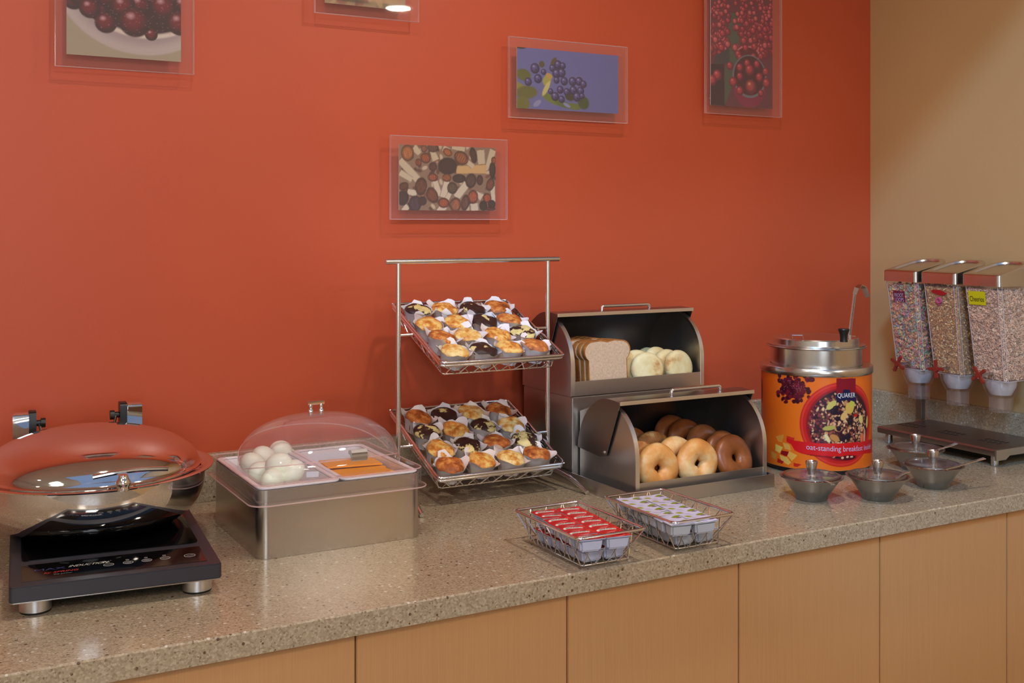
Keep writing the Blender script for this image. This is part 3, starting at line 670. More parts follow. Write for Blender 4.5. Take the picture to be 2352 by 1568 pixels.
def domept(x, t_, ax=0.155, ay=0.148, H=0.093, p=2.3, grow=0.0):
    q = max(0.0, 1-abs(x/ax)**p)**(1/p); return (x+0.008, -q*(ay+grow)*math.cos(t_), 0.005+q*(H+grow)*math.sin(t_))
def domemb(t0, t1, nt, **k):
    xs = [0.155*math.sin(-PI/2+PI*i/36) for i in range(37)]; v = [domept(x*0.9999, t0+(t1-t0)*j/nt, **k) for j in range(nt+1) for x in xs]
    return MB().add(v, [(j*37+i, j*37+i+1, (j+1)*37+i+1, (j+1)*37+i) for j in range(nt) for i in range(36)])
ob('dome', domemb(0.0, PI, 28), M_DOME, dm, 60)
ob('sliding_cover', domemb(0.30, 2.55, 22, grow=0.0022), M_DOME, dm, 60)
e = MB()
for tt in (0.30, 2.55): e.tube([domept(0.1546*math.sin(-PI/2+PI*i/40), tt, grow=0.0022) for i in range(41)], 0.0012, 6)
ob('cover_edge', e, M_EDGE, dm)
hp = domept(0.026, 0.42, grow=0.003)
ob('front_handle', MB().prism([(0, 0.004), (-0.010, 0.006), (-0.0145, 0.002), (-0.0145, -0.008), (-0.012, -0.011), (-0.011, -0.006), (-0.007, -0.002), (0.001, -0.001)], -0.0125, 0.0125, 'yz', Matrix.Translation(hp) @ Matrix.Scale(1.25, 4)), M_ALU, dm, 40)
hp = Vector(domept(0.006, 1.80, grow=0.0024))
tb = MB().tube([hp+Vector((-0.017, 0, 0.017)), hp+Vector((0.017, 0, 0.017))], 0.004, 10)
th_ = ob('top_handle', tb, M_CHROME, dm)
for s in (-1, 1): ob('handle_post', MB().lathe([(0, -0.001), (0.006, -0.001), (0.0055, 0.003), (0.0032, 0.006), (0.0045, 0.012), (0.0035, 0.016), (0, 0.016)], 14, (hp.x+s*0.011, hp.y, hp.z)), M_CHROME, th_)
# ---------------- two-tier muffin rack
RX0, RX1, RY = -1.6615, -1.2835, -0.22
rk = thing('display_rack', 'two-tier chrome display rack with a straight top bar carrying the two muffin baskets', 'rack', ((RX0+RX1)/2, RY, CT))
hw = (RX1-RX0)/2
ob('top_bar', MB().tube([(-hw-0.030, 0, 0.5205), (hw+0.030, 0, 0.5205)], 0.0058, 14), M_WIRE, rk, 50)
for s in (-1, 1):
    ob('post', MB().tube([(s*hw, 0, 0.030), (s*hw, 0, 0.516)], 0.0055, 14), M_WIRE, rk, 50)
    pts = []
    for k in range(17):
        u = k/16.0; y = -0.150+0.300*u; z = 0.0052+0.030*(1-(abs(2*u-1))**2.2); pts.append((s*hw+s*0.012*abs(2*u-1), y, z))
    ob('foot', MB().tube(pts, 0.0052, 10), M_WIRE, rk, 50)
    for z in (0.1175, 0.3600):
        ob('bracket', MB().tube([(s*hw, 0, z), (s*(hw-0.032), -0.004, z+0.001)], 0.0032, 8), M_WIRE, rk, 50)
def wire_basket(t, w_, d_, h, ins, pitch, rimr, wr, two=True, drop=0.0075):
    a, b = w_/2, d_/2
    R = rrect(-a, a, -b, b, 0.010, 4)
    ob('rim', MB().tube([(x, y, 0) for x, y in R], rimr, 8, True), M_WIRE, t, 60)
    if two: ob('rim', MB().tube([(x, y, -drop) for x, y in rrect(-a+0.001, a-0.001, -b+0.001, b-0.001, 0.010, 4)], rimr, 8, True), M_WIRE, t, 60)
    a2, b2 = a-ins, b-ins
    ob('base_ring', MB().tube([(x, y, -h) for x, y in rrect(-a2, a2, -b2, b2, 0.008, 4)], wr, 6, True), M_WIRE, t, 60)
    mb = MB()
    def side(p0, p1, q0, q1, L_):
        n = max(2, int(round(L_/pitch))); P0, P1, Q0, Q1 = map(Vector, (p0, p1, q0, q1))
        for k in range(n+1):
            for s in (-1, 1):
                k2 = k+s*0.9
                if 0 <= k2 <= n:
                    tp = P0.lerp(P1, k/n); bt = Q0.lerp(Q1, k2/n)
                    mb.tube([tp+Vector((0, 0, 0.002)), bt-Vector((0, 0, 0.001))], wr*0.85, 5)
    side((-a, -b, 0), (a, -b, 0), (-a2, -b2, -h), (a2, -b2, -h), w_)
    side((-a, b, 0), (a, b, 0), (-a2, b2, -h), (a2, b2, -h), w_)
    side((-a, -b, 0), (-a, b, 0), (-a2, -b2, -h), (-a2, b2, -h), d_)
    side((a, -b, 0), (a, b, 0), (a2, -b2, -h), (a2, b2, -h), d_)
    o = ob('side_wires', mb, M_WIRE, t, 60); o['kind'] = 'stuff'
    mb = MB(); n = int(round(w_/pitch/1.4)); m_ = int(round(d_/pitch/1.4))
    for k in range(1, n): x = -a2+2*a2*k/n; mb.tube([(x, -b2, -h), (x, b2, -h)], wr*0.85, 5)
    for k in range(1, m_): y = -b2+2*b2*k/m_; mb.tube([(-a2, y, -h-0.001), (a2, y, -h-0.001)], wr*0.85, 5)
    o = ob('floor_wires', mb, M_WIRE, t, 60); o['kind'] = 'stuff'
TILT = 0.385
BK = {'lower': (-1.4560, -0.188, 0.1165, 0.312, 0.284), 'upper': (-1.4580, -0.196, 0.3625, 0.302, 0.288)}
bask = {}
for nm_, (bx, by, bz, bw, bd) in BK.items():
    t = thing('wire_basket', 'shallow chrome wire basket of muffins tilted forward on the %s tier of the rack' % nm_, 'basket', (bx, by, CT+bz), 0.0, 'muffin baskets on the rack', rx=TILT)
    wire_basket(t, bw, bd, 0.036, 0.015, 0.036, 0.0037, 0.0015)
# muffins: four wrapper shapes and five cakes sharing their meshes
def wrapper(seed):
    r0 = random.Random(seed); n = 32; mb = MB(); rows = [(0.0215, 0.0), (0.0235, 0.012), (0.027, 0.025), (0.0300, 0.036), (0.0330, 0.046), (0.0350, 0.054)]
    ph = r0.uniform(0, 6); am = [r0.uniform(.6, 1.25) for _ in range(4)]
    vs = []
    for j, (r, z) in enumerate(rows):
        f = max(0, j-2)/3.0; nz = [r0.uniform(-1, 1)*0.0016*f for _ in range(n)]
        for i in range(n):
            a = 2*PI*i/n; sq = 1+0.05*math.cos(4*a+ph)
            pk = max(0, math.cos(4*(a)+ph))**0.6*am[int(((a+ph/4)*4/(2*PI)+0.5)) % 4]
            pl = nz[i]+0.0012*math.sin(i*PI)*0+(0.0009 if i % 2 else -0.0009)*(1-f*0.5)
            vs.append(((r*sq+pl+0.007*pk*f*f)*math.cos(a), (r*sq+pl+0.007*pk*f*f)*math.sin(a), z-0.011*f+0.012*f*pk+0.0018*f*math.sin(7*a+ph)+nz[i]))
    fs = [(j*n+i, j*n+(i+1) % n, (j+1)*n+(i+1) % n, (j+1)*n+i) for j in range(5) for i in range(n)]+[tuple(range(n-1, -1, -1))]
    return mesh_of('wrapper', mb.add(vs, fs), M_PAPER, 50)
def cake(m, seed):
    r0 = random.Random(seed); mb = MB(); n = 24; vs = []; fs = []; ph = [r0.uniform(0, 6) for _ in range(4)]
    prof = [(0.020, 0.004), (0.0235, 0.020), (0.0270, 0.032), (0.0300, 0.039), (0.0290, 0.0445), (0.0245, 0.0485), (0.017, 0.0508), (0.008, 0.0520)]
    for j, (r, z) in enumerate(prof):
        for i in range(n):
            a = 2*PI*i/n; g = 1+0.045*math.sin(3*a+ph[0])+0.03*math.sin(5*a+ph[1]+j)
            vs.append((r*g*math.cos(a), r*g*math.sin(a), z+(0.0016*math.sin(4*a+ph[2]+j) if j > 2 else 0)))
    vs.append((0, 0, 0.0522)); e_ = len(vs)-1; m_ = len(prof)
    for j in range(m_-1):
        for i in range(n): fs.append((j*n+i, j*n+(i+1) % n, (j+1)*n+(i+1) % n, (j+1)*n+i))
    for i in range(n): fs.append(((m_-1)*n+i, (m_-1)*n+(i+1) % n, e_))
    fs.append(tuple(range(n-1, -1, -1)))
    return mesh_of('cake', mb.add(vs, fs), m, 60)
WR = [wrapper(k) for k in range(5)]
CK = {'g': cake(M_GOLD, 1), 'p': cake(M_PALE, 2), 'b': cake(M_BROWN, 3), 'c': cake(M_CHOC, 4), 'd': cake(M_CHOCD, 5)}
DS = {'g': 'golden', 'p': 'pale golden', 'b': 'orange-brown', 'c': 'dark chocolate', 'd': 'dark chocolate'}
DX = {'g': '', 'p': '', 'b': '', 'c': ' with a cream swirl', 'd': ' with little cream'}
MUF = {'upper': ['cgdb', 'ggdb', 'bpgc', 'pdgb'], 'lower': ['bdpb', 'cgcp', 'gcbc', 'bgpb']}   # rows from the back
ROWN = ['back row', 'second row', 'third row', 'front row']; COLN = ['leftmost', 'second from left', 'third from left', 'rightmost']
rm = random.Random(11)
for nm_, rows in MUF.items():
    bx, by, bz, bw, bd = BK[nm_]; R0 = rotm((bx, by, CT+bz), rx=TILT)
    for i, row in enumerate(rows):
        for j, k in enumerate(row):
            lx = -bw/2+0.048+(bw-0.096)*j/3.0+rm.uniform(-.003, .003); ly = bd/2-0.044-(bd-0.086)*i/3.0+rm.uniform(-.003, .003)
            M = R0 @ rotm((lx, ly, -0.0318), rx=rm.uniform(-.09, .06), ry=rm.uniform(-.07, .07), rz=rm.uniform(0, 6.28))
            t = bpy.data.objects.new('muffin', None); COL.objects.link(t); t.matrix_world = M @ Matrix.Diagonal((1.04, 1.04, 0.84, 1))
            tag(t, '%s muffin%s, %s basket, %s, %s' % (DS[k], DX[k], nm_, ROWN[i], COLN[j]), 'muffin', 'muffins in paper wrappers')
            ob('wrapper', WR[rm.randrange(5)], None, t); ob('cake', CK[k], None, t)

# ---------------- bread bins
BX0, BX1 = -1.2505, -0.8630
tr = thing('bread_bin_tray', 'low brushed steel tray carrying the pedestal and the lower bagel bin', 'tray', (-1.0555, -0.2725, CT))
def tray(x0, x1, y0, y1, h, tk=0.002):
    O = [(x0, y0), (x1, y0), (x1, y1), (x0, y1)]; I = [(x0+tk, y0+tk), (x1-tk, y0+tk), (x1-tk, y1-tk), (x0+tk, y1-tk)]
    return ringwall(O, I, 0.0004, h, 0.004)
ob('pan', tray(-0.2, 0.2, -0.243, 0.243, 0.030), M_STEEL, tr, 20)
pd = thing('pedestal', 'tall brushed steel pedestal box under the upper bread bin', 'pedestal', ((BX0+BX1)/2, -0.155, CT+0.0042))
hb_ = (BX1-BX0)/2
ob('body', MB().box(-hb_+0.004, hb_-0.004, -0.114, 0.114, 0, 0.197), M_STEEL, pd, 20, 0.002)
def roll_bin(name, label, loc, hwid, y0, y1, zlow, piv, Rp, Rl, hx_off=0.0):
    # local: y0 front, y1 back, z=0 bottom
    t = thing(name, label, 'bread bin', loc)
    py, pz_ = piv
    def side_poly():
        P = [(y1, 0), (y0, 0), (y0, pz_+0.0)]
        P = [(y1, 0), (y0, 0)]
        a0 = math.pi-math.asin(min(1, 0.0))  # front horizontal
        for k in range(19):
            a = math.pi-(math.pi/2+0.12)*k/18.0; P.append((py+Rp*math.cos(a), pz_+Rp*math.sin(a)))
        P.append((y1, pz_+Rp*math.sin(math.pi/2-0.12)*0.98 if False else pz_+0.075))
        return P
    for s in (-1, 1):
        x = s*hwid
        ob('side_panel', MB().prism(side_poly(), x-s*0.0025, x, 'yz'), M_STEEL, t, 25)
        # bright flange along the curved front edge
        mb = MB(); pts = []
        for k in range(25):
            a = math.pi-(math.pi/2)*k/24.0; pts.append((py+Rp*math.cos(a), pz_+Rp*math.sin(a)))
        pts = [(y0, 0.002)]+pts
        vs = []
        for (yy, zz) in pts:
            d = Vector((yy-py, zz-pz_)) if zz >= pz_ else Vector((-1, 0)); d.normalize()
            for ra in (0.0, -0.002): 
                for xx in (x+s*0.0005, x-s*0.010): vs.append((xx, yy+d.x*(ra+0.0008), zz+d.y*(ra+0.0008)))
        m_ = len(pts); fs = []
        for k in range(m_-1):
            o = k*4; 
            for a_, b_ in ((0, 1), (1, 3), (3, 2), (2, 0)): fs.append((o+a_, o+b_, o+4+b_, o+4+a_))
        ob('side_flange', mb.add(vs, fs), M_ALU2, t, 25)
    ob('floor_panel', MB().box(-hwid+0.0026, hwid-0.0026, y0+0.002, y1-0.002, 0.0, 0.002), M_STEEL, t)
    ob('back_panel', MB().box(-hwid+0.0026, hwid-0.0026, y1-0.0022, y1-0.0002, 0.0021, pz_+0.07), M_DARKSTEEL, t)
    ob('front_lip', MB().box(-hwid+0.0026, hwid-0.0026, y0+0.0002, y0+0.0022, 0.0021, zlow), M_STEEL, t, 20, 0.0006)
    # lid rolled open: curved sheet and two side sectors
    xo = hwid+0.006
    lid = MB(); A0, A1 = math.radians(118), math.radians(-4); N = 30
    LA = [-10, 21, 45, 65, 82, 103, 118]; LR = [0.112, 0.106, 0.1075, 0.1105, 0.1165, 0.1225, 0.1310]
    def RL(a): return float(np.interp(math.degrees(a), LA, LR))+(Rl-0.1165)
    vs = []
    for k in range(N+1):
        a = A0+(A1-A0)*k/N
        for R_ in (RL(a), RL(a)-0.0018):
            for xx in (-xo, xo): vs.append((xx, py+R_*math.cos(a), pz_+R_*math.sin(a)))
    fs = [(0, 1, 3, 2), (4*N, 4*N+2, 4*N+3, 4*N+1)]
    for k in range(N):
        o = 4*k; fs += [(o, o+4, o+5, o+1), (o+2, o+3, o+7, o+6), (o, o+2, o+6, o+4), (o+1, o+5, o+7, o+3)]
    ld = ob('lid', lid.add(vs, fs), M_DARKSTEEL, t, 30)
    for s in (-1, 1):
        P = [(py-0.006, pz_-0.008)]+[(py+(RL(A0+(A1-A0)*k/N)-0.0019)*math.cos(A0+(A1-A0)*k/N), pz_+(RL(A0+(A1-A0)*k/N)-0.0019)*math.sin(A0+(A1-A0)*k/N)) for k in range(N+1)]+[(py+0.02, pz_-0.014)]
        ob('lid_side', MB().prism(P, s*xo, s*(xo-0.0015), 'yz'), M_DARKSTEEL, ld, 25)
        ob('pivot_rivet', MB().lathe([(0, 0), (0.0045, 0), (0.004, 0.002), (0, 0.003)], 14, M=rotm((s*xo, py, pz_-0.001), ry=s*PI/2)), M_ALU, ld)
    ey, ez = py+RL(A0)*math.cos(A0), pz_+RL(A0)*math.sin(A0)
    ob('lid_front_edge', MB().box(-xo-0.0005, xo+0.0005, ey-0.002, ey+0.002, ez-0.0045, ez+0.0035), M_ALU2, ld, 20, 0.0006)
    return t, ld
M_ALU2, _ = mat('polished_edge', rgb(236, 236, 238), 0.28, 1.0)
HXU = (BX1-BX0)/2; CXU = (BX0+BX1)/2
ub, ul = roll_bin('roll_top_bin', 'upper steel roll-top bread bin, open, holding sliced bread and English muffins', (CXU, 0, CT+0.2028), HXU, -0.2700, -0.043, 0.034, (-0.1575, 0.0675), 0.1125, 0.1190)
CXL = (-1.2290-0.8620)/2; HXL = (1.2290-0.8620)/2
lb, ll = roll_bin('roll_top_bin', 'lower steel roll-top bread bin, open, full of bagels, in front of the pedestal', (CXL, 0, CT+0.0044), HXL, -0.4960, -0.2745, 0.040, (-0.3850, 0.0900), 0.1110, 0.1165)
def bin_handle(ld, cx, y, z, a0x, a1x, lean=0.0):
    r = 0.006; P = [(a0x, y, z), (a0x, y, z+0.014)]
    P += [(a0x+r-r*math.cos(b), y, z+0.014+r*math.sin(b)) for b in np.linspace(0.3, PI/2, 5)]
    P += [(a1x-r+r*math.sin(b), y, z+0.014+r*math.cos(b)) for b in np.linspace(0, PI/2-0.3, 5)]
    P += [(a1x, y, z+0.014), (a1x, y, z)]
    ob('handle', MB().tube(P, 0.0042, 10), M_WIRE, ld, 60)
bin_handle(ul, 0, -0.1575-0.040, 0.0675+0.113, -1.117-CXU, -0.976-CXU)
bin_handle(ll, 0, -0.385-0.038, 0.090+0.112, -1.078-CXL, -0.938-CXL)

# bread slices
def slice_poly(sc=1.0):
    P = []
    for (x, z) in ((-0.046, 0.002), (-0.044, 0), (0.044, 0), (0.046, 0.002), (0.047, 0.058)): P.append((x, z))
    for k in range(9): a = -1.0+k/8.0*(PI/2+1.0); P.append((0.036+0.020*math.cos(a), 0.080+0.020*math.sin(a)))
    P += [(0.018, 0.1015), (0.0, 0.0985), (-0.018, 0.1015)]
    for k in range(9): a = PI/2+k/8.0*(PI/2+1.0); P.append((-0.036+0.020*math.cos(a), 0.080+0.020*math.sin(a)))
    P.append((-0.047, 0.058)); return [(x*sc, z*sc) for x, z in P]
SP = slice_poly(1.2)
def inset(P, d):
    c = Vector((0, 0.06)); return [((x-c.x)*(1-d/0.06)+c.x, (z-c.y)*(1-d/0.06)+c.y) for x, z in P]
crumb = mesh_of('crumb', MB().prism(inset(SP, 0.0028), -0.0064, 0.0064, 'xz'), M_CRUMB, 30)
n = len(SP); IN = inset(SP, 0.0026)
v = [(x, -0.006, z) for x, z in SP]+[(x, 0.006, z) for x, z in SP]+[(x, 0.006, z) for x, z in IN]+[(x, -0.006, z) for x, z in IN]
crust = mesh_of('crust', MB().add(v, [(k*n+i, k*n+(i+1) % n, ((k+1) % 4)*n+(i+1) % n, ((k+1) % 4)*n+i) for k in range(4) for i in range(n)]), M_CRUST, 30)
ZU = CT+0.2050
sl = [(-1.134, -0.247, 0.02, 'front slice of pale sandwich bread, showing its whole face'), (-1.137, -0.231, 0.01, 'bread slice directly behind the front slice'), (-1.141, -0.215, 0.02, 'third bread slice from the front, only its crust showing'),
      (-1.160, -0.193, 0.10, 'bread slice set back to the left, leading the rear group'), (-1.163, -0.176, 0.12, 'second slice of the rear left bread group'), (-1.166, -0.159, 0.1, 'third slice of the rear left bread group'), (-1.169, -0.142, 0.1, 'rearmost bread slice at the left of the bin')]
for x, y, rz, lb_ in sl:
    t = thing('bread_slice', lb_+', upper bin', 'bread', (x, y, ZU), rz, 'bread slices in the upper bin', rx=-0.06)
    ob('crumb', crumb, None, t); ob('crust', crust, None, t)
em = mesh_of('english_muffin', MB().lathe([(0, -0.013), (0.030, -0.013), (0.037, -0.0115), (0.0415, -0.006), (0.0425, 0), (0.0415, 0.006), (0.037, 0.0115), (0.030, 0.013), (0.012, 0.0122), (0, 0.012)], 36), M_EMUF, 60)
EMS = [(-1.012, -0.238, 'front English muffin in the middle column'), (-1.024, -0.212, 'second English muffin in the middle column'), (-1.034, -0.186, 'third English muffin in the middle column'), (-1.042, -0.160, 'fourth English muffin in the middle column'), (-1.048, -0.133, 'rearmost English muffin of the middle column'),
       (-0.915, -0.236, 'front English muffin against the right side'), (-0.928, -0.209, 'second English muffin from the front at the right side'), (-0.940, -0.180, 'third English muffin from the front at the right side'), (-0.945, -0.152, 'rear English muffin of the right column')]
for k, (x, y, lb_) in enumerate(EMS):
    o = ob('english_muffin', em, None); o.location = (x, y, ZU+0.0425+(0.004 if k % 3 == 1 else 0)); o.rotation_euler = (PI/2-0.22, rm.uniform(0, 6) , 0.10+rm.uniform(-.08, .08))
    o.rotation_mode = 'XYZ'; o.matrix_world = rotm(o.location, rz=0.05-0.3*(k < 5)+rm.uniform(-.06, .06)) @ Matrix.Rotation(PI/2-0.2, 4, 'X') @ Matrix.Rotation(rm.uniform(0, 6), 4, 'Z')
    tag(o, lb_+', upper bin', 'english muffin', 'English muffins in the upper bin')
# bagels
def bagel(name, m, R, r, rz_, sq=0.0):
    mb = MB(); nu, nv = 36, 16; vs = []
    for i in range(nu):
        a = 2*PI*i/nu; q = 1+sq*math.cos(4*a+0.6)+0.02*math.sin(3*a)
        for j in range(nv):
            b = 2*PI*j/nv; rad = R*q+r*math.cos(b)*(1 if math.cos(b) > 0 else 1.0); vs.append((rad*math.cos(a), rad*math.sin(a), rz_*math.sin(b)*(1+0.04*math.sin(2*a))))
    fs = [(i*nv+j, ((i+1) % nu)*nv+j, ((i+1) % nu)*nv+(j+1) % nv, i*nv+(j+1) % nv) for i in range(nu) for j in range(nv)]
    return mesh_of(name, mb.add(vs, fs), m, 80)
BG = {'p': bagel('bagel', M_BAGEL, 0.0320, 0.0235, 0.0182, 0.045), 'b': bagel('bagel', M_BAGELB, 0.0320, 0.0235, 0.0158), 'o': bagel('bagel', M_BAGELO, 0.0310, 0.0230, 0.0150)}
ZL = CT+0.0066
BGL = [('p', -1.1440, -0.4575, 0.0, -0.12, 0.0, 'squarish pale bagel at the front left, lighter cut edge on top'), ('p', -1.0330, -0.4575, 0.0, -0.10, 0.0, 'round pale bagel in front, right of the squarish one'), ('p', -1.0640, -0.4200, 0.002, -0.14, 0.0, 'pale bagel tucked behind the two front ones'),
       ('b', -0.9250, -0.4560, 0.0, -0.35, 0.1, 'glossy dark brown bagel at the front right'), ('b', -0.9220, -0.4180, 0.003, -0.36, 0.1, 'dark brown bagel just behind the glossy front right one'), ('b', -0.9480, -0.3815, 0.014, -0.36, 0.1, 'brown bagel in the middle of the right stack'), ('b', -0.9740, -0.3450, 0.024, -0.36, 0.1, 'brown bagel near the top of the right stack'), ('b', -0.9900, -0.3130, 0.030, -0.32, 0.1, 'rearmost brown bagel of the right stack'),
       ('o', -1.1660, -0.4200, 0.003, -0.16, 0.0, 'seeded bagel half hidden behind the left side panel'), ('o', -1.0950, -0.3800, 0.012, -0.30, 0.0, 'seeded brown bagel in the centre behind the pale ones'), ('o', -1.1350, -0.3460, 0.020, -0.30, 0.0, 'seeded brown bagel at the rear left'), ('o', -1.1550, -0.3120, 0.024, -0.28, 0.0, 'rearmost seeded bagel in the left corner')]
for k_, x, y, z, lean, yaw, lb_ in BGL:
    o = ob('bagel', BG[k_], None); o.matrix_world = rotm((x, y, ZL+0.0555+z), rz=yaw) @ Matrix.Rotation(PI/2+lean, 4, 'X') @ Matrix.Rotation(rm.uniform(0, .5), 4, 'Z')
    tag(o, lb_+', lower bin', 'bagel', 'bagels in the lower bin')

# ---------------- packet baskets
def packet_lid(kind):
    cv = Cv(40, 24, (196, 34, 38)) if kind == 'jam' else Cv(40, 24, (214, 212, 236))
    r0 = random.Random(5 if kind == 'jam' else 6)
    if kind == 'jam':
        for k in range(34): cv.ell(r0.random(), r0.random(), r0.uniform(.03, .10), r0.uniform(.03, .09), r0.choice([(150, 16, 28), (230, 76, 72), (206, 40, 54), (238, 128, 120), (110, 20, 40), (240, 170, 160)]), 0, 0.5, 0.8)
        cv.ell(0.16, 0.72, 0.16, 0.14, (226, 44, 36), 0, 0.3); cv.ell(0.86, 0.3, 0.16, 0.16, (232, 84, 66), 0, 0.3)
        cv.ell(0.46, 0.52, 0.64, 0.36, (236, 236, 230), 0, 0.1); cv.ell(0.46, 0.80, 0.66, 0.36, (196, 34, 44), 0, 0.1); cv.ell(0.55, 0.86, 0.4, 0.05, (240, 170, 170), 0, 0.4)
    else:
        cv.ell(0.22, 0.62, 0.30, 0.22, (166, 172, 40), 0.2, 0.5, 1); cv.ell(0.80, 0.36, 0.40, 0.20, (140, 160, 30), -0.3, 0.4, 1); cv.ell(0.84, 0.62, 0.28, 0.12, (96, 40, 84), 0, 0.5, 0.9)
        cv.ell(0.68, 0.55, 0.10, 0.10, (216, 150, 110), 0, 0.6, 0.7); cv.ell(0.4, 0.22, 0.4, 0.07, (150, 160, 214), 0.1, 0.6, 0.6); cv.ell(0.45, 0.86, 0.3, 0.06, (150, 110, 170), 0, 0.6, 0.6)
    return cv
LW, LD = 0.0505, 0.0295
def packet_proto(kind, m_cup):
    cup = mesh_of('cup', MB().add([(sx*x, sy*y, z) for z, x, y in ((0, 0.0195, 0.0105), (0.022, 0.0225, 0.0128)) for sx, sy in ((-1, -1), (1, -1), (1, 1), (-1, 1))], [(3, 2, 1, 0), (4, 5, 6, 7), (0, 1, 5, 4), (1, 2, 6, 5), (2, 3, 7, 6), (3, 0, 4, 7)]), m_cup, 30, 0.0035)
    fn = lambda U_, V_: np.stack([(U_-0.5)*LW, (V_-0.5)*LD, np.full_like(U_, 0.0232)+0.0004*np.sin(U_*9)], -1)
    foil = print_mesh('foil_lid', packet_lid(kind), LW, LD, M_PRINT, fn)
    rim = mesh_of('rim', MB().box(-LW/2, LW/2, -LD/2, LD/2, 0.0215, 0.0227), m_cup, 30)
    tx = None
    if kind == 'jam':
        mb = fit_text(text_mb("SMUCKER'S"), 0.031, 0.0062)
        mb.v = [(x, y+0.0048-11*x*x, 0.02385) for x, y, z in mb.v]; tx = mesh_of('lettering', mb, M_INKK, 0)
    return cup, foil, rim, tx
M_CUP, _ = mat('packet_plastic', rgb(196, 200, 226), 0.35)
M_CUP2, _ = mat('packet_plastic_grey', rgb(186, 190, 200), 0.35)
def quad(*q): return [onz(x, y, 0.058) for x, y in q]
SETS = [('jam', 'red-lidded jam packet', (-1.5200, -0.7230), (-1.5265, -0.7380), 'front basket', M_CUP, -0.115), ('spread', 'white and green lidded spread packet', (-1.3125, -0.7200), (-1.3300, -0.7350), 'rear right basket', M_CUP2, -0.115)]
LN = ['back', 'second', 'third', 'fourth', 'fifth', 'sixth', 'front']
for kind, ds, (bx, by), (pcx, pcy), bn, mc_, yw in SETS:
    t = thing('wire_basket', 'small chrome wire basket packed with %ss' % ds, 'basket', (bx, by, CT+0.0582), 0, 'small packet baskets')
    wire_basket(t, 0.142, 0.226, 0.0545, 0.021, 0.035, 0.0029, 0.0013, False)
    for k in range(0): pass
    cup, foil, rim, tx = packet_proto(kind, mc_)
    for layer in (1, 0):
        for r in range(7 if layer else 6):
            for c in range(2):
                lx = (c-0.5)*0.0520; ly = (3-r)*0.0305 if layer else (2.5-r)*0.0300
                if layer == 0: lx *= 0.90
                z = 0.0332 if layer else 0.0052
                ca, sa = math.cos(yw), math.sin(yw); yw_ = yw if layer else 0.0
                if layer: X, Y = pcx+lx*ca-ly*sa, pcy+lx*sa+ly*ca
                else: X, Y = bx+0.001+lx, by-0.002+ly*0.95
                pk = 'jam_packet' if kind == 'jam' else 'spread_packet'
                if layer: lab = '%s, %s row, %s column, top layer' % (ds, LN[r], 'left right'.split()[c])
                else: lab = '%s, lower layer, %s side, row %s from back' % (ds, 'left right'.split()[c], ['one', 'two', 'three', 'four', 'five', 'six'][r])
                o = thing(pk, lab, 'packet', (X, Y, CT+z), yw_+rm.uniform(-.03, .03), ds+'s', rx=rm.uniform(-.03, .05) if layer else 0, ry=rm.uniform(-.03, .03) if layer else 0)
                ob('cup', cup, None, o); ob('rim', rim, None, o); ob('foil_lid', foil, None, o)
                if tx and layer: ob('lettering', tx, None, o)
# ---------------- soup warmer with the printed wrap
SX, SY, SR = -0.598, -0.383, 0.134
CAMA = math.atan2(CAM.y-SY, CAM.x-SX)
sw = thing('soup_warmer', 'round soup warmer with an orange oatmeal advertising wrap, right of the bread bins', 'warmer', (SX, SY, CT))
ob('base', MB().lathe([(0, 0.0004), (0.122, 0.0004), (0.128, 0.004), (0.128, 0.012), (0, 0.012)], 64), M_BLACK, sw, 40)
ob('body', MB().lathe([(0, 0.0121), (SR-0.0012, 0.0121), (SR-0.0012, 0.236), (0.116, 0.236), (0.116, 0.10), (0, 0.10)], 96), M_STEELR, sw, 40)
cv = Cv(420, 226, (222, 122, 40)); cv.ar = 1.863
def W(px, py):
    s_ = max(-0.999, min(0.999, (px-1871)/127.0)); a = math.asin(s_); k = 1-math.cos(a)
    t0, t1 = 863-17*k, 1088-31*k; return 0.5+a/PI, (py-t0)/(t1-t0)
cv.blend(np.clip((0.36-cv.X)*2.6, 0, 0.85), (206, 74, 24))  # redder left side: partly printed gradient, partly shading mixed into the colour
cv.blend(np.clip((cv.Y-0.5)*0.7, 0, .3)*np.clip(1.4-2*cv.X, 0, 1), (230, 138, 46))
def wp(pts, c, op=1.0): cv.poly([W(*p) for p in pts], c, op)
def we(px, py, r, c, ry=None, ang=0, soft=0.15, op=1): a, b = W(px, py); cv.ell(a, b, r/226., (ry or r)/226., c, ang, soft, op)
# raisins cluster
r0 = random.Random(9)
for k in range(150):
    x = r0.gauss(1824, 20); y = r0.gauss(893, 17)
    if 1780 < x < 1864 and 862 < y < 935: we(x, y, r0.uniform(5, 8.5), r0.choice([(96, 26, 40), (120, 34, 48), (76, 22, 40), (104, 30, 52)]), r0.uniform(4, 7), r0.uniform(0, 3))
for k in range(60):
    x = r0.gauss(1824, 18); y = r0.gauss(893, 15); we(x, y, 1.8, (176, 108, 118), 1.4, 0, 0.6, 0.7)
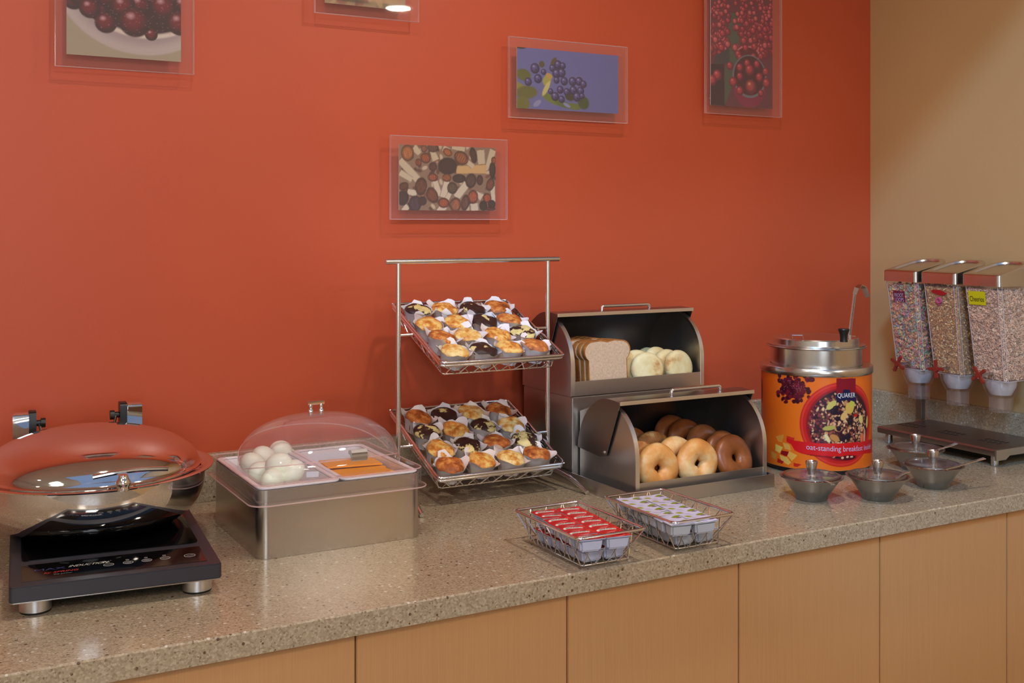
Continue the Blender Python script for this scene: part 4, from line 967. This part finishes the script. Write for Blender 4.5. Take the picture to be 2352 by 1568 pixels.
# bowl
bu, bv = W(1929, 975); R_ = 0.455
cv.ell(bu, bv, R_, R_*1.0, (196, 44, 44), 0, 0.02); cv.ring(bu, bv, R_*0.94, R_*0.94, 0.03, (216, 84, 66), 0.6)
cv.ell(bu, bv, R_*0.86, R_*0.87, (150, 30, 44), 0, 0.04); cv.ell(bu+0.004, bv, R_*0.80, R_*0.82, (62, 26, 48), 0, 0.03)
cc = (bu-0.005, bv+0.01)
for k in range(900):
    a = r0.uniform(0, 6.283); q = R_*0.76*math.sqrt(r0.random()); x = cc[0]+q*math.cos(a)/cv.ar; y = cc[1]+q*math.sin(a)
    left = math.cos(a) < -0.3 and q > 0.1
    c = r0.choice([(198, 150, 108), (160, 100, 78), (214, 178, 140), (110, 60, 52), (74, 36, 44), (226, 196, 160)] + ([(150, 70, 84), (120, 44, 60)]*2 if left else []))
    cv.ell(x, y, r0.uniform(.010, .028), r0.uniform(.008, .018), c, r0.uniform(0, 3), 0.4, 0.9)
for px, py, r, ry, an, c in ((1905, 930, 16, 8, -.7, (196, 186, 112)), (1945, 935, 13, 15, 0, (206, 176, 96)), (1950, 925, 8, 10, .3, (190, 190, 90)), (1900, 985, 17, 6, -.15, (178, 172, 96)), (1932, 955, 8, 12, .6, (210, 176, 116)),
    (1970, 960, 8, 12, -.4, (214, 196, 130)), (1984, 965, 5, 16, .1, (196, 190, 110)), (1896, 1010, 5, 12, -.5, (216, 206, 160)), (1912, 1008, 14, 8, .5, (190, 140, 84)), (1972, 1005, 6, 14, 0, (226, 120, 90)), (1978, 1000, 4, 18, .1, (214, 170, 130)), (1958, 952, 6, 4, 0, (196, 40, 44))):
    we(px, py, r, c, ry, an)
for px, py, r in ((1946, 968, 9), (1966, 938, 7), (1947, 958, 7), (1910, 945, 10), (1921, 985, 7), (1914, 938, 8), (1940, 1003, 9), (1928, 1008, 8), (1918, 962, 7)):
    we(px, py, r, (44, 30, 48), r*0.95); we(px-2, py-2, 2, (96, 84, 110), 1.6, 0, .6, .7)
# apple chunks
wp([(1781, 1010), (1800, 1005), (1796, 1024), (1787, 1022)], (214, 150, 70)); wp([(1806, 1008), (1824, 1012), (1822, 1022), (1808, 1020)], (200, 60, 48))
for P_, c in (([(1781, 1028), (1798, 1036), (1790, 1050), (1780, 1044)], (222, 190, 104)), ([(1797, 1024), (1812, 1028), (1816, 1042), (1802, 1040)], (216, 168, 90)), ([(1795, 1043), (1812, 1046), (1806, 1058), (1792, 1052)], (150, 30, 44)),
    ([(1812, 1044), (1830, 1054), (1818, 1068), (1808, 1056)], (222, 174, 90)), ([(1770, 1046), (1784, 1052), (1780, 1066), (1772, 1060)], (206, 150, 70)), ([(1790, 1054), (1808, 1060), (1816, 1072), (1810, 1078), (1794, 1068)], (220, 182, 100)), ([(1786, 1062), (1800, 1070), (1796, 1076), (1784, 1072)], (176, 40, 40)), ([(1822, 1072), (1840, 1075), (1830, 1082), (1822, 1080)], (190, 50, 44))):
    wp(P_, c)
# dark figure on the left edge of the wrap
we(1747, 900, 10, (90, 24, 34), 34)
# ribbon
wp([(1806, 1013), (1822, 1018), (1850, 1021), (1890, 1022), (1930, 1019), (1965, 1014), (1990, 1006), (1998, 1003), (1998, 1034), (1980, 1040), (1950, 1048), (1910, 1052), (1870, 1051), (1836, 1048), (1824, 1042), (1816, 1028), (1806, 1022)], (206, 38, 44))
wp([(1836, 1048), (1870, 1051), (1910, 1052), (1900, 1056), (1860, 1053)], (150, 24, 34))
we(1941, 1053, 26, (96, 24, 44), 6.5); we(1929, 1054, 4, (226, 180, 150), 3); we(1940, 1051, 4, (226, 190, 160), 3); we(1949, 1050, 5, (220, 180, 150), 2.4)
# badge
wp([(1916, 866), (1958, 864), (1958, 900), (1916, 902)], (140, 24, 50))
wp([(1914, 905), (1924, 900), (1958, 898), (1960, 922), (1950, 918), (1938, 917), (1926, 919), (1916, 923)], (26, 32, 78))
wp([(1929, 900), (1931, 892), (1944, 891), (1948, 899)], (26, 32, 78))
zt, zbm = 0.2375, 0.0135
def wf_(U_, V_):
    a = (U_-0.5)*PI+CAMA; return np.stack([SR*np.cos(a), SR*np.sin(a), zbm+(zt-zbm)*V_], -1)
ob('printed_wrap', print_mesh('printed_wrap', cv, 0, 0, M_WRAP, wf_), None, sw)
om = MB().lathe([(SR-0.0004, zbm), (SR-0.0004, zt)], 40, a0=CAMA+PI/2, a1=CAMA+1.5*PI)
ob('wrap_rear', om, mat('orange_print', rgb(214, 100, 32), 0.35)[0], sw)
def wrap_text(name, s, px0, px1, pya, pyb, hgt, m, shear=0):
    mb = text_mb(s, shear=shear); A_ = np.array(mb.v); mn, mx = A_.min(0), A_.max(0)
    a0, v0 = W(px0, pya); a1, v1 = W(px1, pyb); n_ = []
    for x, y, z in mb.v:
        q = (x-mn[0])/(mx[0]-mn[0]); u = a0+(a1-a0)*q; vv = v0+(v1-v0)*q
        a = (u-0.5)*PI+CAMA; zz = zbm+(zt-zbm)*(1-vv)+((y-mn[1])/(mx[1]-mn[1])-0.5)*hgt
        n_.append(((SR+0.0005)*math.cos(a), (SR+0.0005)*math.sin(a), zz))
    mb.v = n_; ob(name, mb, m, sw, 0)
wrap_text('quaker_lettering', 'QUAKER', 1918, 1957, 907, 904, 0.0130, M_WHITE)
wrap_text('slogan_lettering', 'oat-standing breakfast inside!', 1850, 1993, 1034, 1022, 0.0170, M_INKP)
ob('rim_ring', MB().lathe([(0.112, 0.2362), (SR+0.0015, 0.2362), (SR+0.003, 0.2385), (SR+0.003, 0.252), (SR+0.001, 0.2545), (0.112, 0.2545), (0.112, 0.2362)], 96), M_STEELR, sw, 40)
ki = thing('kettle_inset', 'tall spun steel kettle sitting inside the soup warmer', 'kettle', (SX, SY, CT))
ob('pot', MB().lathe([(0, 0.104), (0.108, 0.106), (0.1105, 0.115), (0.1110, 0.296), (0.1205, 0.2975), (0.1215, 0.300), (0.1205, 0.3018), (0.1095, 0.3018), (0.1090, 0.120), (0, 0.110)], 96), M_STEELR, ki, 40)
kl = thing('pot_cover', 'round steel pot cover with a black knob and a notch for the ladle', 'lid', (SX, SY, CT+0.3022))
ob('disc', MB().lathe([(0, 0.0), (0.118, 0.0), (0.1185, 0.0018), (0.104, 0.003), (0.103, 0.0155), (0.1005, 0.0185), (0.05, 0.0215), (0, 0.0225)], 96), M_STEELR, kl, 30)
q = onz(1938, 784, 0.3215); q = (q.x-SX, q.y-SY)
ob('knob', MB().lathe([(0, 0.0185), (0.0095, 0.0185), (0.0085, 0.026), (0.0095, 0.036), (0.0135, 0.0475), (0.0125, 0.0500), (0, 0.0500)], 28, (q[0], q[1], 0)), M_BLACK, kl, 40)
hk = onz(1868, 784, 0.323); ob('highlight_loop', MB().tube([(hk.x-SX-0.0, hk.y-SY+0.07, 0.022), (hk.x-SX-0.002, hk.y-SY+0.07, 0.030), (hk.x-SX+0.018, hk.y-SY+0.055, 0.030), (hk.x-SX+0.020, hk.y-SY+0.055, 0.022)], 0.0012, 6), M_WIRE, kl)  # thin wire added in place of a highlight line on the cover
nq = onz(1955, 790, 0.3190)
ob('ladle_notch', MB().prism([(-0.012, -0.010), (0.012, -0.010), (0.012, 0.012), (-0.012, 0.012)], 0.0, 0.0195, 'xy', Matrix.Translation((0.085, -0.030, 0)) @ Matrix.Rotation(-0.35, 4, 'Z')), M_STEELR, kl, 30, 0.001)
# ladle: a point on the camera-side half of the pot, hook at the top
YL = -0.400
lp0, lp1, lp2, lp3, lp4, lp5 = ony(1949, 783, YL), ony(1963, 676, YL), ony(1968, 661, YL), ony(1976, 654, YL), ony(1985, 661, YL), ony(1993, 682, YL)
ld_ = thing('ladle', 'steel ladle with a hooked flat handle rising out of the kettle', 'ladle', tuple(lp0))
def strip(pts, w_, tk):
    mb = MB(); P = [Vector(p) for p in pts]; vs = []
    side = Vector((math.cos(TH), -math.sin(TH), 0)).cross(Vector((0, 0, 1))).cross(Vector((0, 0, 1))).normalized() if False else None
    for i, p in enumerate(P):
        d = (P[min(i+1, len(P)-1)]-P[max(i-1, 0)]).normalized()
        wv = w_[i] if isinstance(w_, list) else w_
        s1 = Vector((0.45, -0.89, 0)).normalized(); s1 = (s1-d*s1.dot(d)).normalized(); nn = d.cross(s1)
        for a, b in ((-1, -1), (1, -1), (1, 1), (-1, 1)): vs.append(p+s1*(wv/2*a)+nn*(tk/2*b))
    n_ = len(P); fs = [(3, 2, 1, 0), tuple((n_-1)*4+q_ for q_ in range(4))]
    for i in range(n_-1):
        for q_ in range(4): fs.append((i*4+q_, i*4+(q_+1) % 4, (i+1)*4+(q_+1) % 4, (i+1)*4+q_))
    return mb.add(vs, fs)
low = lp0+(lp0-lp1)*0.85
loc = lambda v_: v_-lp0
ob('shaft', MB().tube([loc(low), loc(lp1)], 0.0042, 10), M_WIRE, ld_)
ob('hook', strip([loc(p) for p in (lp1, lp2, lp3, lp4, lp5)], [0.010, 0.013, 0.014, 0.014, 0.013], 0.0022), M_STEELR, ld_, 30)
ob('cup', MB().lathe([(0, -0.024), (0.014, -0.021), (0.022, -0.010), (0.024, 0), (0.023, 0), (0.021, -0.010), (0.013, -0.020), (0, -0.023)], 24, tuple(loc(low)+Vector((-0.02, 0.0, -0.002)))), M_STEELR, ld_, 50)

# ---------------- four small topping bowls
def rim2(px, py): return onz(px, py, 0.050)
BW = [(1864, 1093, 0, 'a', 'leftmost lidded steel bowl, nearest the bread bins, with red fruit pieces', [(150, 40, 30), (190, 70, 50), (200, 120, 80), (120, 24, 30)], 'short'),
      (2016, 1092, 0, 'b', 'second lidded steel bowl from the left, spoon tip reaching to its right rim', [(120, 44, 36), (150, 64, 46), (90, 30, 28), (170, 110, 84)], 'mid'),
      (2143, 1067, 0, 'c', 'lidded steel bowl at the right with a long spoon handle pointing right', [(190, 110, 66), (214, 150, 100), (176, 90, 50), (150, 80, 46)], 'long'),
      (2103, 1029, 0, 'd', 'rearmost lidded steel bowl, in front of the cereal dispenser tray', [(176, 90, 60), (150, 60, 44), (190, 120, 80), (120, 50, 40)], 'back')]
bowl = mesh_of('bowl', MB().lathe([(0, 0.0004), (0.0325, 0.0004), (0.0345, 0.003), (0.0365, 0.010), (0.0615, 0.0475), (0.0675, 0.0490), (0.0685, 0.0505), (0.0670, 0.0515), (0.0605, 0.0495), (0.0355, 0.012), (0.031, 0.004), (0, 0.003)], 72), M_BOWL, 40)
lidm = mesh_of('clear_disc', MB().lathe([(0.0005, 0.0), (0.0575, 0.0), (0.0585, 0.0008), (0.0575, 0.0018), (0.0005, 0.0022)], 64), M_LIDC, 40)
lidr = mesh_of('rim_band', MB().lathe([(0.0555, -0.0006), (0.0605, -0.0006), (0.0605, 0.0024), (0.0555, 0.0026), (0.0555, -0.0006)], 64), M_BOWL, 40)
knb = mesh_of('knob', MB().lathe([(0, 0.0022), (0.0080, 0.0022), (0.0085, 0.006), (0.0132, 0.0290), (0.0126, 0.0312), (0.0100, 0.0312), (0.0092, 0.0285), (0, 0.0285)], 28), M_STEELR, 40)
for px, py, _, kk, lb_, cols, sp in BW:
    c = rim2(px, py)
    b_ = ob('topping_bowl', bowl, None); b_.location = (c.x, c.y, CT); tag(b_, lb_, 'bowl', 'small lidded topping bowls')
    mb = MB(); r0 = random.Random(px)
    for k in range(230):
        a = r0.uniform(0, 6.28); zz = 0.030+0.010*r0.random(); q_ = (0.040+0.25*(zz-0.03))*math.sqrt(r0.random()); s_ = r0.uniform(.003, .0055)
        M = rotm((q_*math.cos(a), q_*math.sin(a), zz), r0.uniform(0, 3), r0.uniform(0, 3), 0)
        mb.add([(s_, 0, 0), (-s_, 0, 0), (0, s_, 0), (0, -s_, 0), (0, 0, s_*.6), (0, 0, -s_*.6)], [(0, 2, 4), (2, 1, 4), (1, 3, 4), (3, 0, 4), (2, 0, 5), (1, 2, 5), (3, 1, 5), (0, 3, 5)], M, tuple(lin(r0.choice(cols))))
    disc = [(0.042*math.cos(a), 0.042*math.sin(a), 0.0300) for a in np.linspace(0, 2*PI, 24, endpoint=False)]
    mb.add(disc, [tuple(range(24))], None, tuple(lin(cols[0])))
    o = ob('dried_fruit', mb, M_ATTR, None, 60); o.location = (c.x, c.y, CT); o['kind'] = 'stuff'
    tag(o, 'chopped topping inside the '+lb_.split(',')[0].replace('lidded steel ', ''), 'topping', None, 'stuff')
    l_ = thing('bowl_lid', 'clear flat lid with a steel knob on the '+{'a': 'leftmost', 'b': 'second from left', 'c': 'right front', 'd': 'rearmost'}[kk]+' small bowl', 'lid', (c.x, c.y, CT+0.0520), 0, 'clear lids of the small bowls')
    ob('clear_disc', lidm, None, l_); ob('rim_band', lidr, None, l_); ob('knob', knb, None, l_)
    if sp == 'long': T = [onz(2172, 1076, 0.056), onz(2200, 1070, 0.058), onz(2232, 1060, 0.064), onz(2262, 1052, 0.070)]
    elif sp == 'back': T = [onz(2140, 1040, 0.054), onz(2160, 1030, 0.060), onz(2178, 1025, 0.064), onz(2197, 1018, 0.068)]
    elif sp == 'mid': T = [onz(2058, 1100, 0.054), onz(2068, 1092, 0.056), onz(2078, 1085, 0.058), onz(2087, 1083, 0.058)]
    else: T = [onz(1896, 1104, 0.054), onz(1905, 1108, 0.055), onz(1912, 1112, 0.055), onz(1917, 1113, 0.054)]
    s_ = thing('spoon', {'a': 'short spoon end poking out of the leftmost small bowl', 'b': 'spoon end resting on the rim of the second small bowl', 'c': 'long steel spoon handle sticking out of the right small bowl', 'd': 'thin spoon handle sticking out of the rearmost small bowl'}[kk], 'spoon', tuple(T[0]), 0, 'spoons in the small bowls')
    L_ = [p-T[0] for p in T]; inn = (Vector((c.x, c.y, CT+0.040))-T[0])
    ob('handle', strip([inn*0.35, Vector((0, 0, 0))]+L_[1:], [0.006, 0.006, 0.0065, 0.008, 0.0095], 0.0016), M_WIRE, s_, 40, 0.0005)
    ob('spoon_bowl', MB().ball(tuple(inn*0.62), 0.014, 0.010, 0.003, 14, 8), M_WIRE, s_)

# ---------------- cereal dispenser on the right wall
ds_ = thing('cereal_dispenser', 'triple cereal dispenser with clear hoppers and steel lids against the beige wall', 'cereal dispenser', (-0.13, -0.44, CT))
OX, OY = -0.13, -0.44
def lo(x, y, z): return (x-OX, y-OY, z)
tx0, tx1, ty0, ty1 = -0.243-OX, -0.030-OX, -0.628-OY, -0.252-OY
trm = MB().prism([(tx0, 0.0345), (tx0+0.001, 0.0275), (tx0+0.006, 0.0275), (tx1, 0.0275), (tx1, 0.0450), (tx0+0.004, 0.0450), (tx0, 0.0410)], ty0, ty1, 'xz')
dt = ob('drip_tray', trm, M_DARKSTEEL, ds_, 25, 0.0012)
ob('tray_end', MB().prism([(tx0, 0.0440), (tx0, 0.0180), (tx0+0.035, 0.0180), (tx0+0.050, 0.0270), (tx1, 0.0270), (tx1, 0.0440)], ty0-0.006, ty0-0.0002, 'xz'), M_STEEL, ds_, 25)
for fx in (tx0+0.022, tx1-0.022):
    for fy in (ty0+0.016, ty1-0.022):
        ob('foot', MB().lathe([(0, 0.0004), (0.0085, 0.0004), (0.0095, 0.003), (0.0095, 0.0272), (0, 0.0272)], 20, (fx, fy, 0)), M_ALU, ds_, 40)
HY = [-0.3035, -0.4320, -0.5640]
for k, hy_ in enumerate(HY):
    sl_ = MB()
    for i in range(5):
        for j in range(2):
            x = -0.175+j*0.028-OX; y = hy_+0.034-i*0.014-OY
            sl_.box(x, x+0.018, y, y+0.007, 0.04505, 0.0454)
    ob('slot_group', sl_, MATS['dark_gap'], dt)
for py_ in (-0.236, -0.625):
    ob('post', MB().box(-0.060-OX, -0.044-OX, py_-0.010-OY, py_+0.010-OY, 0.0452, 0.300), M_DARKSTEEL, ds_, 20, 0.001)
ob('cross_beam', MB().box(-0.068-OX, -0.0605-OX, -0.640-OY, -0.222-OY, 0.245, 0.285), M_DARKSTEEL, ds_, 20, 0.001)
def plan(xf, xr, hy2, rf, rb):
    P = []
    # front is -x, back is +x
    for cx, cy, a, r in ((xr-rb, hy2-rb, 0, rb), (xf+rf, hy2-rf, PI/2, rf), (xf+rf, -hy2+rf, PI, rf), (xr-rb, -hy2+rb, 1.5*PI, rb)):
        for i in range(7): b = a+PI/2*i/6; P.append((cx+r*math.cos(b), cy+r*math.sin(b)))
    return P
def hop_section(t_):   # t 0 bottom .. 1 top
    return (-0.176-0.034*t_, -0.075+0.005*t_, 0.0480+0.0065*t_, 0.010, 0.030+0.014*t_)
def hopper(hy_, kind, lb_, seed):
    yo = hy_-OY; zb_, zt_ = 0.205, 0.449
    secs = [plan(*hop_section(q)) for q in (0, .25, .5, .75, 1)]
    n_ = len(secs[0]); vs = []
    for q, P in zip((0, .25, .5, .75, 1), secs): vs += [lo(x, hy_+y, zb_+(zt_-zb_)*q) for x, y in P]
    fs = [(k*n_+i, k*n_+(i+1) % n_, (k+1)*n_+(i+1) % n_, (k+1)*n_+i) for k in range(4) for i in range(n_)]+[tuple(range(n_-1, -1, -1))]
    hp_ = ob('hopper', MB().add(vs, fs), M_HOP, ds_, 40)
    ed = MB()
    for ci in (8, 12, 15, 19):
        ed.tube([vs[k*n_+ci] for k in range(5)], 0.0009, 5)
    ed.tube([vs[i] for i in range(n_)], 0.0009, 5, True)
    ob('hopper_edge', ed, M_HAZE, ds_)
    # steel lid, sloping up to the back
    P = plan(-0.2155, -0.066, 0.0575, 0.012, 0.050); n_ = len(P); zf = lambda x: 0.4745+(x+0.2155)/0.15*0.032
    P2 = plan(-0.198, -0.078, 0.0430, 0.02, 0.040)
    vs = [lo(x, hy_+y, 0.4455) for x, y in P]+[lo(x, hy_+y, zf(x)-0.002) for x, y in P]+[lo(x+0.002*(1 if x < -.14 else -1), hy_+y*0.97, zf(x)) for x, y in P]+[lo(x, hy_+y, zf(x)+0.0005) for x, y in P2]+[lo(x*0.98-0.003, hy_+y*0.94, zf(x)-0.004) for x, y in P2]
    fs = [(k*n_+i, k*n_+(i+1) % n_, (k+1)*n_+(i+1) % n_, (k+1)*n_+i) for k in range(4) for i in range(n_)]+[tuple(range(n_-1, -1, -1)), tuple(4*n_+i for i in range(n_))]
    ob('hopper_lid', MB().add(vs, fs), M_STEELR, ds_, 35)
    # chute, spout, paddle knob
    cxx = -0.135
    ob('chute', MB().lathe([(0.047, 0.2045), (0.044, 0.185), (0.034, 0.163), (0.030, 0.160)], 32, lo(cxx, hy_, 0)), M_LIDC, ds_, 50)
    ob('inner_funnel', MB().lathe([(0.040, 0.2035), (0.038, 0.188), (0.027, 0.166), (0.0262, 0.166), (0.037, 0.188), (0.039, 0.2035)], 32, lo(cxx, hy_, 0), a0=PI*0.5, a1=PI*1.62), M_HAZE, ds_, 50)
    ob('spout', MB().lathe([(0.0295, 0.1595), (0.0285, 0.122), (0.0275, 0.122), (0.0285, 0.1595)], 32, lo(cxx, hy_, 0)), M_LIDC, ds_, 50)
    kx, ky, kz = -0.232, hy_-0.006, 0.222
    kn = ob('paddle_knob', MB().lathe([(0, 0), (0.007, 0), (0.007, 0.010), (0, 0.010)], 16, M=rotm(lo(kx, ky, kz), ry=PI/2)), M_REDP, ds_)
    for q in range(4):
        a = seed*0.5+q*PI/2; M = rotm(lo(kx, ky, kz)) @ Matrix.Rotation(a, 4, 'X')
        ob('paddle', MB().prism([(0.004, -0.0032), (0.022, -0.0045), (0.024, -0.002), (0.024, 0.002), (0.022, 0.0045), (0.004, 0.0032)], 0.0015, 0.0085, 'yz', M), M_REDP, kn, 30, 0.0008)
    ob('axle', MB().tube([lo(kx+0.009, ky, kz), lo(-0.178, ky, kz)], 0.004, 10), M_ALU, ds_)
    # the cereal
    r1 = random.Random(seed); mb = MB(); vs0 = []
    if kind != 'flake':
        Rr, rr_ = (0.0042, 0.0020) if kind == 'loop' else (0.0033, 0.0016)
        tv = []; tf = []; nu, nv = 8, 4
        for i in range(nu):
            for j in range(nv):
                a, b = 2*PI*i/nu, 2*PI*j/nv; tv.append(((Rr+rr_*math.cos(b))*math.cos(a), (Rr+rr_*math.cos(b))*math.sin(a), rr_*math.sin(b)))
                tf.append((i*nv+j, ((i+1) % nu)*nv+j, ((i+1) % nu)*nv+(j+1) % nv, i*nv+(j+1) % nv))
    cols = {'loop': [(226, 142, 96), (230, 150, 100), (232, 184, 116), (224, 120, 112), (218, 134, 138), (150, 178, 132), (158, 180, 156), (150, 156, 172), (176, 142, 156), (236, 200, 138), (226, 180, 136), (222, 160, 116)],
            'flake': [(214, 160, 96), (226, 180, 116), (196, 138, 78), (238, 206, 150), (176, 118, 64)], 'oat': [(232, 190, 158), (222, 178, 144), (214, 168, 134), (238, 202, 172)]}[kind]
    NN = {'loop': 1700, 'flake': 5200, 'oat': 2900}[kind]
    for k in range(NN):
        q = r1.random()**0.95; xf, xr, h2, _, _ = hop_section(q); z = zb_+0.004+(zt_-zb_-0.016)*q
        sd = r1.random()
        dep = r1.choice({'loop': [0.0066, 0.0085, 0.0110], 'oat': [0.0052, 0.0068, 0.0090], 'flake': [0.0042, 0.0052, 0.0066]}[kind])
        if sd < 0.52: x = xf+dep; y = r1.uniform(-h2+0.006, h2-0.006)
        elif sd < 0.82: y = -h2+dep; x = r1.uniform(xf+0.007, xr-0.02)
        else: y = h2-dep; x = r1.uniform(xf+0.007, xr-0.02)
        base_r = Matrix.Rotation(PI/2, 4, 'Y') if sd < 0.52 else Matrix.Rotation(PI/2, 4, 'X'); M = Matrix.Translation((x, y, z)) @ base_r @ rotm((0, 0, 0), r1.gauss(0, .55), r1.gauss(0, .55), r1.uniform(0, 6)); cl = r1.choice(cols); sh = r1.uniform(.82, 1.1); cl = tuple(lin([min(255, c_*sh) for c_ in cl]))
        if kind == 'flake':
            s_ = r1.uniform(.0026, .0042); mb.add([(s_, 0, 0), (-s_, 0, 0), (0, s_*.7, 0.0004), (0, -s_*.7, 0.0004), (0, 0, s_*.28), (0, 0, -s_*.2)], [(0, 2, 4), (2, 1, 4), (1, 3, 4), (3, 0, 4), (2, 0, 5), (1, 2, 5), (3, 1, 5), (0, 3, 5)], M, cl)
        else: mb.add(tv, tf, M, cl)
    CD0 = {'loop': 0.011, 'oat': 0.0088, 'flake': 0.0062}[kind]
    core = {'loop': (196, 140, 108), 'flake': (196, 140, 84), 'oat': (196, 150, 118)}[kind]; vs = []
    for q in (0.0, 1.0):
        xf, xr, h2, rf, rb = hop_section(q); z = zb_+0.002+(zt_-zb_-0.018)*q
        vs += [(x, y, z) for x, y in plan(xf+CD0, xr-0.006, h2-CD0, 0.004, 0.02)]
    n_ = len(vs)//2; mb.add(vs, [(i, (i+1) % n_, n_+(i+1) % n_, n_+i) for i in range(n_)]+[tuple(range(n_-1, -1, -1)), tuple(n_+i for i in range(n_))], None, tuple(lin(core)))
    o = ob({'loop': 'fruit_loops', 'flake': 'oat_flakes', 'oat': 'oat_rings'}[kind], mb, M_ATTR, None, 70); o.location = (0, hy_, CT)
    tag(o, lb_, 'cereal', None, 'stuff')
hopper(HY[0], 'loop', 'multicoloured ring cereal filling the left hopper', 1)
hopper(HY[1], 'flake', 'golden flake cereal filling the middle hopper', 3)
hopper(HY[2], 'oat', 'beige oat ring cereal filling the right hopper', 5)
# stickers on the hopper fronts
def sx(z): q = (z-0.205)/0.244; return -0.176-0.034*q-0.0006
SLP = math.atan2(0.034, 0.244)
def front_plane(hy_, y, z): return rotm(lo(sx(z), hy_+y, z)) @ Matrix.Rotation(-SLP, 4, 'Y') @ Matrix(((0, 0, -1, 0), (-1, 0, 0, 0), (0, 1, 0, 0), (0, 0, 0, 1)))
def onfront(name, mb, m, hy_, y, z, off, w_=None, h_=None, parent=ds_):
    if w_: fit_text(mb, w_, h_)
    M = front_plane(hy_, y, z) @ Matrix.Translation((0, 0, off)); mb.v = [tuple(M @ Vector(p)) for p in mb.v]; return ob(name, mb, m, parent, 0)
M_YEL, _ = mat('yellow_sticker', rgb(206, 196, 20), 0.5); M_PNK, _ = mat('pink_sticker', rgb(196, 84, 130), 0.5)
s1 = onfront('sticker', MB().box(-0.0255, 0.0255, -0.0175, 0.0175, 0, 0.0003), M_YEL, HY[2], 0.016, 0.4140, 0.0002)
onfront('cheerios_lettering', text_mb('Cheerios'), M_INKK, HY[2], 0.016, 0.4120, 0.0012, 0.042, 0.0135, s1)
s2 = onfront('sticker', MB().prism([(-0.024, 0.003), (-0.020, 0.009), (0.006, 0.009), (0.026, 0.001), (0.018, -0.004), (0.006, -0.0055), (-0.010, -0.002)], 0, 0.0003), mat('red_sticker', rgb(170, 30, 34), 0.5)[0], HY[1], 0.002, 0.4200, 0.0002)
onfront('sticker', MB().tube([(0.0065*math.cos(a), 0.0065*math.sin(a), 0.0004) for a in np.linspace(0, 2*PI, 20, endpoint=False)], 0.0030, 5, True), M_PNK, HY[1], 0.004, 0.4010, 0.0006)
onfront('sticker', MB().prism([(-0.008, -0.009), (-0.004, -0.0135), (0.004, -0.0135), (0.008, -0.009), (0.004, -0.0105), (-0.004, -0.0105)], 0, 0.0004), M_PNK, HY[1], 0.004, 0.4010, 0.0004)
s3 = onfront('sticker', MB().prism([(-0.020, -0.014), (0.020, -0.014), (0.020, 0.016), (-0.020, 0.016)], 0, 0.0003), clear('sticker_film', (0.75, 0.45, 0.55), 0.3, 0.25, 0.3, (0.35, 0.08, 0.16, 1)), HY[0], 0.008, 0.4040, 0.0002)
onfront('froot_lettering', text_mb('FROOT'), M_INKP, HY[0], 0.008, 0.4075, 0.0012, 0.031, 0.0105, s3)
onfront('loops_lettering', text_mb('LOOPS'), M_INKP, HY[0], 0.008, 0.3955, 0.0012, 0.031, 0.0105, s3)
